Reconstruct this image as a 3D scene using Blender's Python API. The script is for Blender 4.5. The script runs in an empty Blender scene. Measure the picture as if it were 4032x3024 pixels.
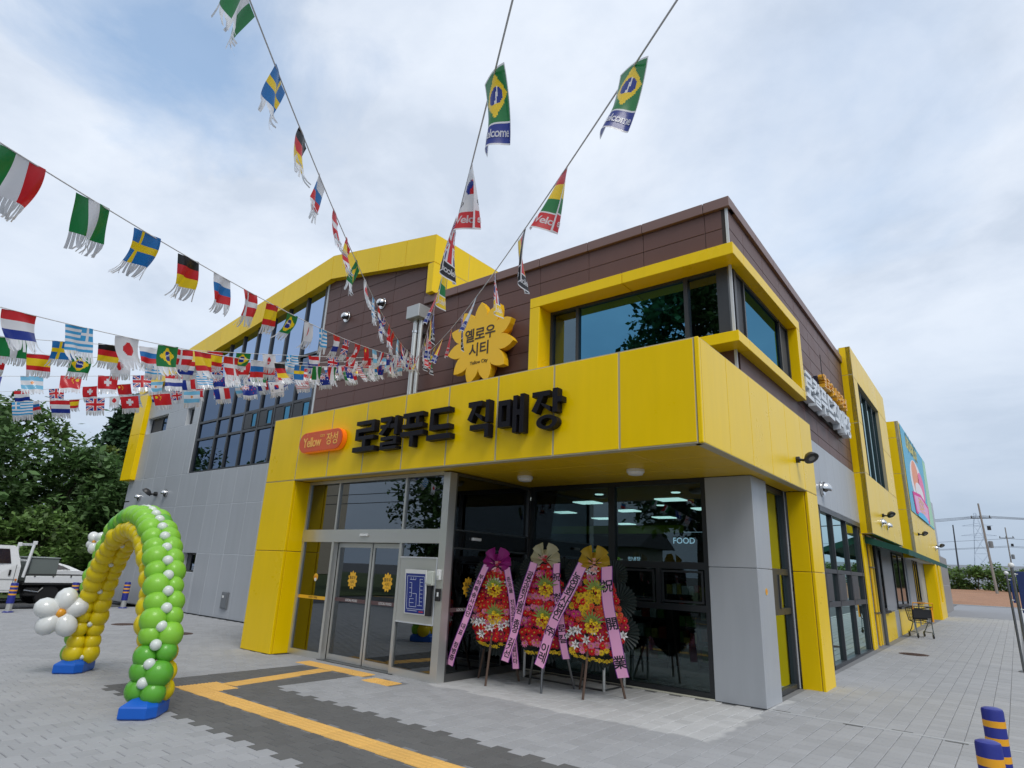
import bpy, math, random
from mathutils import Vector, Matrix
PI = math.pi
random.seed(7)
SC = bpy.context.scene
COL = SC.collection

# ------------------------------------------------------------------ camera, sky, sun, exposure
cam = bpy.data.cameras.new('camera')
cam.sensor_fit = 'HORIZONTAL'; cam.sensor_width = 36.0; cam.lens = 21.5195
cam.clip_start = 0.05; cam.clip_end = 6000
cam_o = bpy.data.objects.new('camera', cam); COL.objects.link(cam_o)
cR = Vector((0.78585229, 0.61705143, 0.04103313)); cU = Vector((0.14762018, -0.25160954, 0.95650453)); cF = Vector((-0.60053681, 0.74561396, 0.28881717))
cC = Vector((2.49223891, -6.50336606, 1.6))
cam_o.matrix_world = Matrix(((cR.x, cU.x, -cF.x, cC.x), (cR.y, cU.y, -cF.y, cC.y), (cR.z, cU.z, -cF.z, cC.z), (0, 0, 0, 1)))
SC.camera = cam_o

SUN_EL, SUN_AZ = math.radians(54), math.radians(118)     # azimuth: clockwise from +Y towards +X
W = bpy.data.worlds.new('World'); SC.world = W; W.use_nodes = True
nt = W.node_tree; nt.nodes.clear()
def wn(t, **k):
    n = nt.nodes.new(t)
    for a, b in k.items(): setattr(n, a, b)
    return n
out = wn('ShaderNodeOutputWorld'); bg = wn('ShaderNodeBackground')
sky = wn('ShaderNodeTexSky', sky_type='NISHITA', sun_disc=False)
sky.sun_elevation = SUN_EL; sky.sun_rotation = SUN_AZ; sky.air_density = 1.0; sky.dust_density = 1.5
tc = wn('ShaderNodeTexCoord'); sep = wn('ShaderNodeSeparateXYZ')
nt.links.new(tc.outputs['Generated'], sep.inputs[0])
def wm(op, a, b=None, c=None):
    n = wn('ShaderNodeMath', operation=op)
    for i, v in enumerate((a, b, c)):
        if v is None: continue
        if isinstance(v, (int, float)): n.inputs[i].default_value = v
        else: nt.links.new(v, n.inputs[i])
    return n.outputs[0]
# cloud deck: the direction is carried on to a flat layer overhead
zz = wm('ADD', wm('MAXIMUM', sep.outputs[2], 0.0), 0.22)
cmb = wn('ShaderNodeCombineXYZ')
nt.links.new(wm('DIVIDE', sep.outputs[0], zz), cmb.inputs[0]); nt.links.new(wm('DIVIDE', sep.outputs[1], zz), cmb.inputs[1])
def wnoise(scale, detail, rough, off, dist=0.0):
    mp = wn('ShaderNodeMapping'); mp.inputs['Location'].default_value = off
    nt.links.new(cmb.outputs[0], mp.inputs[0])
    n = wn('ShaderNodeTexNoise'); n.inputs['Scale'].default_value = scale; n.inputs['Detail'].default_value = detail
    n.inputs['Roughness'].default_value = rough; n.inputs['Distortion'].default_value = dist
    nt.links.new(mp.outputs[0], n.inputs['Vector']); return n.outputs['Fac']
def wramp(v, stops):
    r = wn('ShaderNodeValToRGB'); nt.links.new(v, r.inputs[0])
    e = r.color_ramp.elements
    while len(e) < len(stops): e.new(0.5)
    for i, (p, c) in enumerate(stops): e[i].position = p; e[i].color = (*c, 1) if len(c) == 3 else c
    return r.outputs[0]
CLOUD_OFF = (1.35, 0.62, 0.0)
n1 = wnoise(0.9, 9.0, 0.55, CLOUD_OFF, 0.3)
# an opening in the cloud to the upper left, ragged by the same noise
hole_c = (-0.88, 0.26)
dxh = wm('SUBTRACT', wm('DIVIDE', sep.outputs[0], zz), hole_c[0]); dyh = wm('SUBTRACT', wm('DIVIDE', sep.outputs[1], zz), hole_c[1])
dist = wm('SQRT', wm('ADD', wm('MULTIPLY', dxh, dxh), wm('MULTIPLY', dyh, dyh)))
hn = wnoise(3.2, 7.0, 0.6, (4.1, 2.2, 0.0), 0.5)
hole = wramp(wm('ADD', dist, wm('MULTIPLY', wm('SUBTRACT', hn, 0.5), 0.55)), [(0.05, (1, 1, 1)), (0.30, (0, 0, 0))])
cover = wramp(n1, [(0.24, (0.45, 0.45, 0.45)), (0.42, (1, 1, 1))])
cover = wm('SUBTRACT', cover, wm('MULTIPLY', hole, 0.85))
n2 = wnoise(2.1, 9.0, 0.58, (CLOUD_OFF[0] + 3.1, CLOUD_OFF[1] - 1.7, 0.0), 0.2)
ctone = wramp(n2, [(0.37, (0.48, 0.545, 0.645)), (0.47, (0.58, 0.64, 0.735)), (0.54, (0.635, 0.69, 0.775)), (0.63, (0.70, 0.75, 0.825))])
low = wramp(sep.outputs[2], [(0.0, (0.30, 0.38, 0.50)), (0.10, (0.35, 0.43, 0.55)), (0.30, (0.52, 0.60, 0.72)), (0.6, (0.68, 0.74, 0.84))])
def wmix(f, a, b, mode='MIX'):
    n = wn('ShaderNodeMix', data_type='RGBA', blend_type=mode)
    if isinstance(f, (int, float)): n.inputs['Factor'].default_value = f
    else: nt.links.new(f, n.inputs['Factor'])
    for s, v in ((6, a), (7, b)):
        if isinstance(v, tuple): n.inputs[s].default_value = (*v, 1)
        else: nt.links.new(v, n.inputs[s])
    return n.outputs[2]
lowf = wramp(sep.outputs[2], [(0.05, (0.9, 0.9, 0.9)), (0.45, (0.2, 0.2, 0.2))])
ccol = wmix(lowf, ctone, low)
CLOUD_GAIN = 10.0                      # brings the cloud tone to the physical sky's own scale
ccol = wmix(1.0, ccol, (CLOUD_GAIN, CLOUD_GAIN, CLOUD_GAIN), 'MULTIPLY')
covl = wm('MAXIMUM', cover, wramp(sep.outputs[2], [(0.12, (1, 1, 1)), (0.42, (0.1, 0.1, 0.1))]))
skyc = wmix(1.0, sky.outputs[0], (2.45, 2.45, 2.2), 'MULTIPLY')
fin = wmix(wm('MULTIPLY', covl, 0.97), skyc, ccol)
nt.links.new(fin, bg.inputs[0]); bg.inputs[1].default_value = 0.10
nt.links.new(bg.outputs[0], out.inputs[0])

sun = bpy.data.lights.new('sun', 'SUN'); sun.energy = 1.5; sun.angle = math.radians(24); sun.color = (1.0, 0.97, 0.92)
sun_o = bpy.data.objects.new('sun', sun); COL.objects.link(sun_o)
sd = Vector((math.sin(SUN_AZ) * math.cos(SUN_EL), math.cos(SUN_AZ) * math.cos(SUN_EL), math.sin(SUN_EL)))
sun_o.rotation_euler = sd.to_track_quat('Z', 'Y').to_euler(); sun_o.location = (20, -10, 40)
SC.view_settings.view_transform = 'Standard'; SC.view_settings.look = 'None'
SC.view_settings.exposure = 0.32; SC.view_settings.gamma = 1.0; SC.view_settings.use_curve_mapping = False
SC.render.engine = 'CYCLES'; SC.cycles.max_bounces = 8; SC.cycles.transparent_max_bounces = 24
SC.cycles.caustics_reflective = False; SC.cycles.caustics_refractive = False
SC.cycles.use_denoising = True

# ------------------------------------------------------------------ materials
def lin(r, g, b):
    f = lambda c: c / 12.92 if c <= 0.04045 else ((c + 0.055) / 1.055) ** 2.4
    return tuple(f(c / 255.0) for c in (r, g, b))
MATS = {}
def M(name, col, rough=0.5, metal=0.0, spec=0.5, var=0.0, vscale=3.0, rnd=0.0, bump=0.0, bscale=60.0, coat=0.0, emit=None, transl=0.0, sheen=0.0, bdist=0.004, dirt=0.0):
    if name in MATS: return MATS[name]
    m = bpy.data.materials.new(name); m.use_nodes = True; t = m.node_tree; N = t.nodes; L = t.links
    b = N['Principled BSDF']; b.inputs['Roughness'].default_value = rough; b.inputs['Metallic'].default_value = metal
    b.inputs['Specular IOR Level'].default_value = spec; b.inputs['Coat Weight'].default_value = coat; b.inputs['Coat Roughness'].default_value = 0.08
    c = (*col, 1); b.inputs['Base Color'].default_value = c
    geo = N.new('ShaderNodeNewGeometry'); last = None
    def mul(colsock, val, lo, hi):
        mr = N.new('ShaderNodeMapRange'); mr.inputs[3].default_value = lo; mr.inputs[4].default_value = hi; L.new(val, mr.inputs[0])
        mx = N.new('ShaderNodeMix'); mx.data_type = 'RGBA'; mx.blend_type = 'MULTIPLY'; mx.inputs['Factor'].default_value = 1
        if colsock is None: mx.inputs[6].default_value = c
        else: L.new(colsock, mx.inputs[6])
        L.new(mr.outputs[0], mx.inputs[7]); return mx.outputs[2]
    if var:
        n = N.new('ShaderNodeTexNoise'); n.inputs['Scale'].default_value = vscale; n.inputs['Detail'].default_value = 6; n.inputs['Roughness'].default_value = 0.62
        L.new(geo.outputs['Position'], n.inputs['Vector']); last = mul(last, n.outputs['Fac'], 1 - var, 1 + var)
        rr = N.new('ShaderNodeMapRange'); rr.inputs[3].default_value = max(0.02, rough - 0.10); rr.inputs[4].default_value = min(1, rough + 0.10)
        L.new(n.outputs['Fac'], rr.inputs[0]); L.new(rr.outputs[0], b.inputs['Roughness'])
    if dirt:
        mp = N.new('ShaderNodeMapping'); mp.inputs['Scale'].default_value = (5, 5, 0.5); L.new(geo.outputs['Position'], mp.inputs[0])
        n = N.new('ShaderNodeTexNoise'); n.inputs['Scale'].default_value = 1.6; n.inputs['Detail'].default_value = 5; L.new(mp.outputs[0], n.inputs['Vector'])
        last = mul(last, n.outputs['Fac'], 1 - dirt, 1 + dirt)
    if rnd:
        oi = N.new('ShaderNodeObjectInfo'); at = N.new('ShaderNodeAttribute'); at.attribute_name = 'rnd'
        ad = N.new('ShaderNodeMath'); ad.operation = 'ADD'; L.new(oi.outputs['Random'], ad.inputs[0]); L.new(at.outputs['Fac'], ad.inputs[1])
        fr = N.new('ShaderNodeMath'); fr.operation = 'FRACT'; L.new(ad.outputs[0], fr.inputs[0])
        last = mul(last, fr.outputs[0], 1 - rnd, 1 + rnd)
    if last is not None: L.new(last, b.inputs['Base Color'])
    if bump:
        n = N.new('ShaderNodeTexNoise'); n.inputs['Scale'].default_value = bscale; n.inputs['Detail'].default_value = 4
        L.new(geo.outputs['Position'], n.inputs['Vector'])
        bp = N.new('ShaderNodeBump'); bp.inputs['Strength'].default_value = bump; bp.inputs['Distance'].default_value = bdist
        L.new(n.outputs['Fac'], bp.inputs['Height']); L.new(bp.outputs[0], b.inputs['Normal'])
    if emit:
        b.inputs['Emission Color'].default_value = (*emit[0], 1); b.inputs['Emission Strength'].default_value = emit[1]
    if transl:
        tr = N.new('ShaderNodeBsdfTranslucent'); mx = N.new('ShaderNodeMixShader'); mx.inputs[0].default_value = transl
        if last is not None: L.new(last, tr.inputs[0])
        else: tr.inputs[0].default_value = c
        L.new(b.outputs[0], mx.inputs[1]); L.new(tr.outputs[0], mx.inputs[2]); L.new(mx.outputs[0], N['Material Output'].inputs[0])
    MATS[name] = m; return m

def glass(name, tint, refl, ior=1.9, rough=0.0, wav=0.0):
    m = bpy.data.materials.new(name); m.use_nodes = True; t = m.node_tree; N = t.nodes; L = t.links
    N.remove(N['Principled BSDF'])
    tr = N.new('ShaderNodeBsdfTransparent'); tr.inputs[0].default_value = (*tint, 1)
    gl = N.new('ShaderNodeBsdfGlossy'); gl.inputs['Color'].default_value = (*refl, 1); gl.inputs['Roughness'].default_value = rough
    fr = N.new('ShaderNodeFresnel'); fr.inputs[0].default_value = ior
    if wav:
        geo = N.new('ShaderNodeNewGeometry'); n = N.new('ShaderNodeTexNoise'); n.inputs['Scale'].default_value = 0.9; n.inputs['Detail'].default_value = 1
        L.new(geo.outputs['Position'], n.inputs['Vector'])
        bp = N.new('ShaderNodeBump'); bp.inputs['Strength'].default_value = wav; bp.inputs['Distance'].default_value = 0.02
        L.new(n.outputs['Fac'], bp.inputs['Height']); L.new(bp.outputs[0], gl.inputs['Normal'])
    mx = N.new('ShaderNodeMixShader'); L.new(fr.outputs[0], mx.inputs[0]); L.new(tr.outputs[0], mx.inputs[1]); L.new(gl.outputs[0], mx.inputs[2])
    L.new(mx.outputs[0], N['Material Output'].inputs[0]); MATS[name] = m; return m

YEL = M('yellow_panel_paint', (0.88, 0.59, 0.0), 0.30, spec=0.28, var=0.04, vscale=1.2, bump=0.22, bscale=1.5, rnd=0.035, bdist=0.012, dirt=0.055)
BRN = M('brown_cladding', lin(100, 73, 68), 0.45, spec=0.3, var=0.08, vscale=2.0, rnd=0.06, bump=0.06, bscale=180, dirt=0.05)
GRY = M('grey_panel', lin(164, 168, 173), 0.36, var=0.04, vscale=1.0, rnd=0.035, bump=0.04, bscale=220, dirt=0.075)
JNT = M('joint_sealant', lin(176, 168, 140), 0.7, var=0.1)
JDK = M('dark_joint', lin(48, 40, 38), 0.8)
TRIM = M('white_trim', lin(196, 200, 204), 0.4, var=0.05)
FRM = M('dark_window_frame', lin(52, 55, 60), 0.38, var=0.06, spec=0.5)
FRM2 = M('black_window_frame', lin(30, 33, 36), 0.35, var=0.05)
STL = M('brushed_steel', lin(206, 206, 202), 0.34, metal=0.72, var=0.03, vscale=1.5)
GALV = M('galvanised_steel', lin(176, 178, 178), 0.4, metal=0.35, var=0.06)
STD = M('dark_steel', lin(120, 120, 120), 0.32, metal=0.9, var=0.06)
CHR = M('chrome_metal', lin(215, 215, 215), 0.12, metal=1.0)
BLK = M('black_plastic', lin(30, 30, 32), 0.42, var=0.1)
LETB = M('black_letter_paint', (.006, .006, .010), 0.42, spec=0.22, var=0.05)
LETW = M('white_letter_acrylic', lin(214, 220, 226), 0.35, var=0.04)
LETY = M('orange_letter_acrylic', lin(232, 170, 40), 0.35, var=0.04)
WHT = M('white_plastic', lin(225, 226, 224), 0.4, var=0.04)
ORN = M('orange_red_acrylic', lin(214, 82, 30), 0.25, var=0.03, coat=0.2)
SUNF = M('sunflower_yellow', lin(240, 188, 22), 0.42, var=0.04, bump=0.03, bscale=200)
DKT = M('dark_lettering', lin(56, 38, 24), 0.5)
GLW = glass('window_glass', (0.10, 0.16, 0.18), (0.62, 0.86, 1.0), 2.4, wav=0.02)
GLS = glass('storefront_glass', (0.42, 0.52, 0.52), (0.80, 0.92, 0.95), 1.75, wav=0.015)
GLD = glass('entrance_glass', (0.22, 0.27, 0.27), (0.84, 0.90, 0.95), 2.45, wav=0.02)
GLC = glass('curtain_wall_glass', (0.03, 0.04, 0.06), (0.33, 0.43, 0.60), 4.6, wav=0.02)
GLB = glass('blue_mirror_glass', (0.05, 0.08, 0.09), (0.17, 0.48, 0.72), 5.0, wav=0.05)
GLG = glass('green_glass', (0.12, 0.2, 0.18), (0.62, 0.78, 0.76), 2.9, wav=0.02)

# ------------------------------------------------------------------ mesh building
class MB:
    def __init__(s, T=None): s.V = []; s.F = []; s.I = []; s.T = T; s.A = []
    def add(s, vs, fs, mi=0, a=0.0):
        o = len(s.V)
        s.V += [tuple(s.T(*v)) if s.T else tuple(v) for v in vs]
        for f in fs: s.F.append(tuple(i + o for i in f)); s.I.append(mi); s.A.append(a)
        return s
    def box(s, x0, x1, y0, y1, z0, z1, mi=0):
        return s.add([(x0, y0, z0), (x1, y0, z0), (x1, y1, z0), (x0, y1, z0), (x0, y0, z1), (x1, y0, z1), (x1, y1, z1), (x0, y1, z1)],
                     [(0, 3, 2, 1), (4, 5, 6, 7), (0, 1, 5, 4), (1, 2, 6, 5), (2, 3, 7, 6), (3, 0, 4, 7)], mi)
    def cbox(s, x0, x1, y0, y1, z0, z1, c=0.006, mi=0):
        X = (x0, x1); Y = (y0, y1); Z = (z0, z1); V = []; idx = {}
        sg = (1, -1)
        for i in (0, 1):
            for j in (0, 1):
                for k in (0, 1):
                    p = (X[i], Y[j], Z[k])
                    for ax in range(3):
                        q = list(p)
                        for o, (n, b) in enumerate(((i, 0), (j, 1), (k, 2))):
                            if o != ax: q[o] += c * sg[n]
                        idx[(i, j, k, ax)] = len(V); V.append(tuple(q))
        g = lambda i, j, k, a: idx[(i, j, k, a)]
        F = []
        F += [(g(0,0,0,0), g(0,0,1,0), g(0,1,1,0), g(0,1,0,0)), (g(1,0,0,0), g(1,1,0,0), g(1,1,1,0), g(1,0,1,0))]
        F += [(g(0,0,0,1), g(1,0,0,1), g(1,0,1,1), g(0,0,1,1)), (g(0,1,0,1), g(0,1,1,1), g(1,1,1,1), g(1,1,0,1))]
        F += [(g(0,0,0,2), g(0,1,0,2), g(1,1,0,2), g(1,0,0,2)), (g(0,0,1,2), g(1,0,1,2), g(1,1,1,2), g(0,1,1,2))]
        for i in (0, 1):
            for j in (0, 1):
                f = (g(i,j,0,0), g(i,j,0,1), g(i,j,1,1), g(i,j,1,0)); F.append(f if (i + j) % 2 == 0 else f[::-1])
                f = (g(i,0,j,0), g(i,1,j,0), g(i,1,j,2), g(i,0,j,2)); F.append(f if (i + j) % 2 == 0 else f[::-1])
                f = (g(0,i,j,1), g(0,i,j,2), g(1,i,j,2), g(1,i,j,1)); F.append(f if (i + j) % 2 == 0 else f[::-1])
                for k in (0, 1):
                    f = (g(i,j,k,0), g(i,j,k,2), g(i,j,k,1)); F.append(f if (i + j + k) % 2 == 0 else f[::-1])
        return s.add(V, F, mi)
    def quad(s, a, b, c, d, mi=0): return s.add([a, b, c, d], [(0, 1, 2, 3)], mi)
    def prism(s, poly, fn, a, b, mi=0):
        # poly: 2-D points; fn(p, depth) -> 3-D point
        n = len(poly)
        V = [fn(p, a) for p in poly] + [fn(p, b) for p in poly]
        F = [tuple(range(n))[::-1], tuple(range(n, 2 * n))] + [(i, (i + 1) % n, n + (i + 1) % n, n + i) for i in range(n)]
        return s.add(V, F, mi)
    def tube(s, pts, r, seg=8, mi=0, cap=True):
        pts = [Vector(p) for p in pts]; n = len(pts); rs = r if isinstance(r, (list, tuple)) else [r] * n
        V = []; F = []; up = Vector((0, 0, 1)); prev = None
        for i, p in enumerate(pts):
            d = (pts[min(i + 1, n - 1)] - pts[max(i - 1, 0)]).normalized()
            if prev is None:
                a = d.cross(up); a = d.cross(Vector((1, 0, 0))) if a.length < 0.05 else a
            else: a = prev - d * prev.dot(d)
            a.normalize(); prev = a; b = d.cross(a)
            for k in range(seg):
                t = 2 * PI * k / seg; V.append(tuple(p + (a * math.cos(t) + b * math.sin(t)) * rs[i]))
        for i in range(n - 1):
            for k in range(seg):
                F.append((i * seg + k, i * seg + (k + 1) % seg, (i + 1) * seg + (k + 1) % seg, (i + 1) * seg + k))
        if cap: F += [tuple(range(seg))[::-1], tuple(range((n - 1) * seg, n * seg))]
        return s.add(V, F, mi)
    def lathe(s, prof, c=(0, 0, 0), seg=16, mi=0, axis=None):
        # prof: (radius, height) pairs
        V = []; F = []; n = len(prof)
        ax = Vector(axis).normalized() if axis else Vector((0, 0, 1)); a = ax.orthogonal().normalized(); b = ax.cross(a); c = Vector(c)
        for (r, h) in prof:
            for k in range(seg):
                t = 2 * PI * k / seg; V.append(tuple(c + ax * h + (a * math.cos(t) + b * math.sin(t)) * r))
        for i in range(n - 1):
            for k in range(seg):
                F.append((i * seg + k, i * seg + (k + 1) % seg, (i + 1) * seg + (k + 1) % seg, (i + 1) * seg + k))
        F += [tuple(range(seg))[::-1], tuple(range((n - 1) * seg, n * seg))]
        return s.add(V, F, mi)
    def ball(s, c, r, seg=14, rings=9, mi=0):
        rx, ry, rz = r if isinstance(r, (tuple, list)) else (r, r, r)
        V = [(c[0], c[1], c[2] - rz)]; F = []
        for i in range(1, rings):
            t = PI * i / rings - PI / 2
            for k in range(seg):
                u = 2 * PI * k / seg; V.append((c[0] + rx * math.cos(t) * math.cos(u), c[1] + ry * math.cos(t) * math.sin(u), c[2] + rz * math.sin(t)))
        V.append((c[0], c[1], c[2] + rz)); e = len(V) - 1
        for k in range(seg):
            F.append((0, 1 + (k + 1) % seg, 1 + k)); F.append((e, e - seg + k, e - seg + (k + 1) % seg))
        for i in range(rings - 2):
            for k in range(seg):
                a = 1 + i * seg; F.append((a + k, a + (k + 1) % seg, a + seg + (k + 1) % seg, a + seg + k))
        return s.add(V, F, mi)
    def mesh(s, name, mats, org=None, smooth=None, attr=False):
        V = s.V if org is None else [(v[0] - org[0], v[1] - org[1], v[2] - org[2]) for v in s.V]
        me = bpy.data.meshes.new(name); me.from_pydata(V, [], s.F)
        for m in (mats if isinstance(mats, (list, tuple)) else [mats]): me.materials.append(m)
        me.polygons.foreach_set('material_index', s.I)
        if attr:
            at = me.attributes.new('rnd', 'FLOAT', 'FACE'); at.data.foreach_set('value', s.A)
        if smooth is not None:
            me.polygons.foreach_set('use_smooth', [True] * len(s.F)); me.update(); me.set_sharp_from_angle(angle=math.radians(smooth))
        me.update(); return me

ORG = {}
def link(o, parent=None):
    COL.objects.link(o)
    if parent is not None: o.parent = parent
    return o
def root_org(o):
    return ORG.get(o.name, (0, 0, 0))
def obj(name, mb, mats, parent=None, smooth=None, org=None, attr=False):
    og = root_org(parent) if parent is not None else (org or (0, 0, 0))
    o = bpy.data.objects.new(name, mb.mesh(name, mats, og, smooth, attr)); link(o, parent)
    if parent is None: o.location = og
    ORG[o.name] = og
    return o
def tag(o, label=None, cat=None, group=None, kind=None):
    if label: o['label'] = label
    if cat: o['category'] = cat
    if group: o['group'] = group
    if kind: o['kind'] = kind
    return o
def thing(name, loc, label, cat, group=None):
    o = bpy.data.objects.new(name, None); o.empty_display_size = 0.2; COL.objects.link(o); o.location = loc
    ORG[o.name] = tuple(loc); return tag(o, label, cat, group)
def inst(name, me, parent, M4):
    # a part that shares mesh data; M4 is its world matrix
    o = bpy.data.objects.new(name, me); link(o, parent); og = root_org(parent)
    o.matrix_local = Matrix.Translation(-Vector(og)) @ M4; ORG[o.name] = og; return o

TSC = bpy.data.scenes.new('lettering_workspace')       # an empty side scene where lettering is turned into mesh; removed at the end
def text_mb(s, size, fn, extr=0.0, offset=0.0, spacing=1.0, sx=1.0, align='CENTER'):
    # lettering as geometry: fn(x, y, z) carries the flat text into the scene
    cu = bpy.data.curves.new('lettering', 'FONT'); cu.body = s; cu.size = 1.0; cu.offset = offset; cu.extrude = 0.5 if extr else 0.0
    cu.resolution_u = 3; cu.space_character = spacing; cu.align_x = align; cu.align_y = 'CENTER'
    o = bpy.data.objects.new('lettering', cu); TSC.collection.objects.link(o)
    vl = TSC.view_layers[0]; vl.update()
    me = bpy.data.meshes.new_from_object(o.evaluated_get(vl.depsgraph))
    bpy.data.objects.remove(o)
    mb = MB(); V = [v.co for v in me.vertices]
    mb.add([fn(v.x * size * sx, v.y * size, (v.z + 0.5) * extr if extr else 0.0) for v in V], [tuple(p.vertices) for p in me.polygons])
    bpy.data.meshes.remove(me); bpy.data.curves.remove(cu)
    return mb
def frontfn(x, z, y): return lambda a, b, c: (x + a, y - c, z + b)

# side frame: u runs along the right-hand facade (away from the camera), v points out of it
SK = -0.0122
def side(u, v, z): return (-0.35 + SK * u + v, 2.45 + u - SK * v, z)
def zg(y): return 0.0 if y < 2.45 else 0.0105 * (y - 2.45)
# ------------------------------------------------------------------ the setting: ground, plaza, pavers
def paver_mat(name, col, rough=0.75, dry=True):
    m = M(name, col, rough, var=0.13, vscale=1.3, rnd=0.065, bump=0.35, bscale=130, bdist=0.003)
    if not dry: return m
    # rain-damp stone everywhere but under the canopy, where it stayed dry
    t = m.node_tree; N = t.nodes; L = t.links; b = N['Principled BSDF']
    src = b.inputs['Base Color'].links[0].from_socket
    geo = N.new('ShaderNodeNewGeometry'); n = N.new('ShaderNodeTexNoise'); n.inputs['Scale'].default_value = 1.7; n.inputs['Detail'].default_value = 3
    L.new(geo.outputs['Position'], n.inputs['Vector'])
    sp = N.new('ShaderNodeSeparateXYZ'); L.new(geo.outputs['Position'], sp.inputs[0])
    def mm(op, a, b2):
        q = N.new('ShaderNodeMath'); q.operation = op
        for i, v in enumerate((a, b2)):
            if isinstance(v, (int, float)): q.inputs[i].default_value = v
            else: L.new(v, q.inputs[i])
        return q.outputs[0]
    wob = mm('MULTIPLY', mm('SUBTRACT', n.outputs['Fac'], 0.5), 0.55)
    dx = mm('SUBTRACT', mm('ABSOLUTE', mm('ADD', sp.outputs[0], 2.25), 0.0), 2.02)
    dy = mm('SUBTRACT', mm('ABSOLUTE', mm('SUBTRACT', sp.outputs[1], 1.75), 0.0), 1.5)
    d = mm('ADD', mm('MAXIMUM', dx, dy), wob)
    mr = N.new('ShaderNodeMapRange'); mr.inputs[1].default_value = -0.02; mr.inputs[2].default_value = 0.03; mr.inputs[3].default_value = 1.0; mr.inputs[4].default_value = 0.0
    L.new(d, mr.inputs[0])
    mx = N.new('ShaderNodeMix'); mx.data_type = 'RGBA'; mx.blend_type = 'MULTIPLY'; mx.inputs[7].default_value = (1.42, 1.41, 1.37, 1)
    L.new(mr.outputs[0], mx.inputs['Factor']); L.new(src, mx.inputs[6]); L.new(mx.outputs[2], b.inputs['Base Color'])
    return m
PAV = paver_mat('grey_paver_stone', lin(153, 154, 156))
PVD = paver_mat('dark_paver_stone', lin(92, 92, 91), 0.72, dry=False)
BED = M('paver_bed_sand', lin(118, 119, 121), 0.9, var=0.1)
TAC = M('yellow_tactile_tile', lin(216, 170, 92), 0.62, var=0.08, vscale=5, rnd=0.07, bump=0.2, bscale=150)
ASP = M('asphalt', (0.075, 0.077, 0.08), 0.85, var=0.25, vscale=1.2, bump=0.5, bscale=220)
KRB = M('kerb_stone', lin(168, 170, 172), 0.8, var=0.1, bump=0.2, rnd=0.05)
EAR = M('red_earth', lin(150, 112, 86), 0.95, var=0.3, vscale=0.35, bump=0.8, bscale=3.0, bdist=0.25)
GRS = M('rough_grass', (0.05, 0.075, 0.02), 0.95, var=0.5, vscale=0.6, bump=0.6, bscale=14, bdist=0.1)

mb = MB(); mb.add([(-700, -700, -0.10), (900, -700, -0.10), (900, 46, -0.10), (-700, 46, -0.10)], [(0, 1, 2, 3)])
mb.add([(-700, 46, -0.10), (900, 46, -0.10), (900, 2500, -0.10), (-700, 2500, -0.10)], [(0, 1, 2, 3)])
tag(obj('ground', mb, ASP), 'grey asphalt ground around the shop plaza', kind='structure')
# rising field beyond the end of the pavement
random.seed(5)
mb = MB(); NX, NY = 40, 26
fx = lambda i: -60 + 130 * i / NX
fy = lambda j: 47.5 + 75 * (j / NY) ** 1.3
fz = lambda y: 0.30 + 0.017 * (y - 47.5)
for j in range(NY + 1):
    for i in range(NX + 1): mb.V.append((fx(i), fy(j), fz(fy(j)) + (random.uniform(-0.10, 0.16) if 0 < j < NY else 0)))
for j in range(NY):
    for i in range(NX): a = j * (NX + 1) + i; mb.F.append((a, a + 1, a + NX + 2, a + NX + 1)); mb.I.append(0); mb.A.append(0)
tag(obj('dirt_field', mb, EAR, smooth=60), 'bare reddish brown dirt field past the end of the pavement', kind='structure')
mb = MB(); mb.add([(-140, -60, -0.06), (-24.5, -60, -0.06), (-24.5, 60, -0.06), (-140, 60, -0.06)], [(0, 1, 2, 3)])
tag(obj('grass_verge', mb, GRS), 'rough grass under the trees at the left', kind='structure')

# plaza bed (the joint sand between pavers) in front and up the side path
mb = MB(); mb.box(-18.75, 2.40, -10, 2.45, -0.09, -0.007)
YS = [2.45, 12, 24, 36, 47.5]
for a, b in zip(YS[:-1], YS[1:]):
    za, zb = zg(a) - 0.007, zg(b) - 0.007
    mb.add([(-0.9, a, za), (2.40, a, za), (2.40, b, zb), (-0.9, b, zb)], [(0, 1, 2, 3)])
plaza = tag(obj('plaza_pavement', mb, BED), 'grey paved plaza in front of and beside the shop', kind='structure')
dark_walk = tag(obj('dark_walkway', MB().box(-6.7, 2.38, -3.1, 0.0, -0.05, -0.0085), BED), 'dark paved walkway leading to the entrance', kind='structure')

P = 0.1875; G2 = 0.0029
def paver_geo(w=P, l=P, g=G2, c=0.005):
    x, y = w / 2 - g, l / 2 - g
    V = [(-x, -y, -0.006), (x, -y, -0.006), (x, y, -0.006), (-x, y, -0.006), (-x + c, -y + c, 0), (x - c, -y + c, 0), (x - c, y - c, 0), (-x + c, y - c, 0)]
    F = [(4, 5, 6, 7), (0, 1, 5, 4), (1, 2, 6, 5), (2, 3, 7, 6), (3, 0, 4, 7)]
    return V, F
PV, PF = paver_geo()
def pix(p):
    d = Vector(p) - cC; z = d.dot(cF)
    if z < 0.3: return None
    f = 612.1
    return (512 + f * d.dot(cR) / z, 384 - f * d.dot(cU) / z, z)
def in_tact(x, y):
    if -2.44 < y < -2.12 and -5.55 < x < 2.6: return True
    if -6.08 < x < -5.48 and -2.44 < y < -1.84: return True
    if -1.86 < y < -0.12:
        t = (y + 1.85) / 1.72; xl = -5.92 - 0.29 * t
        if xl < x < xl + 0.3: return True
    if -6.93 < x < -5.25 and -0.13 < y < 0.17: return True
    if -5.04 < x < -4.48 and -0.29 < y < -0.01: return True
    return False
lights, darks = [], []
random.seed(11)
XO = -4.876
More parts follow.
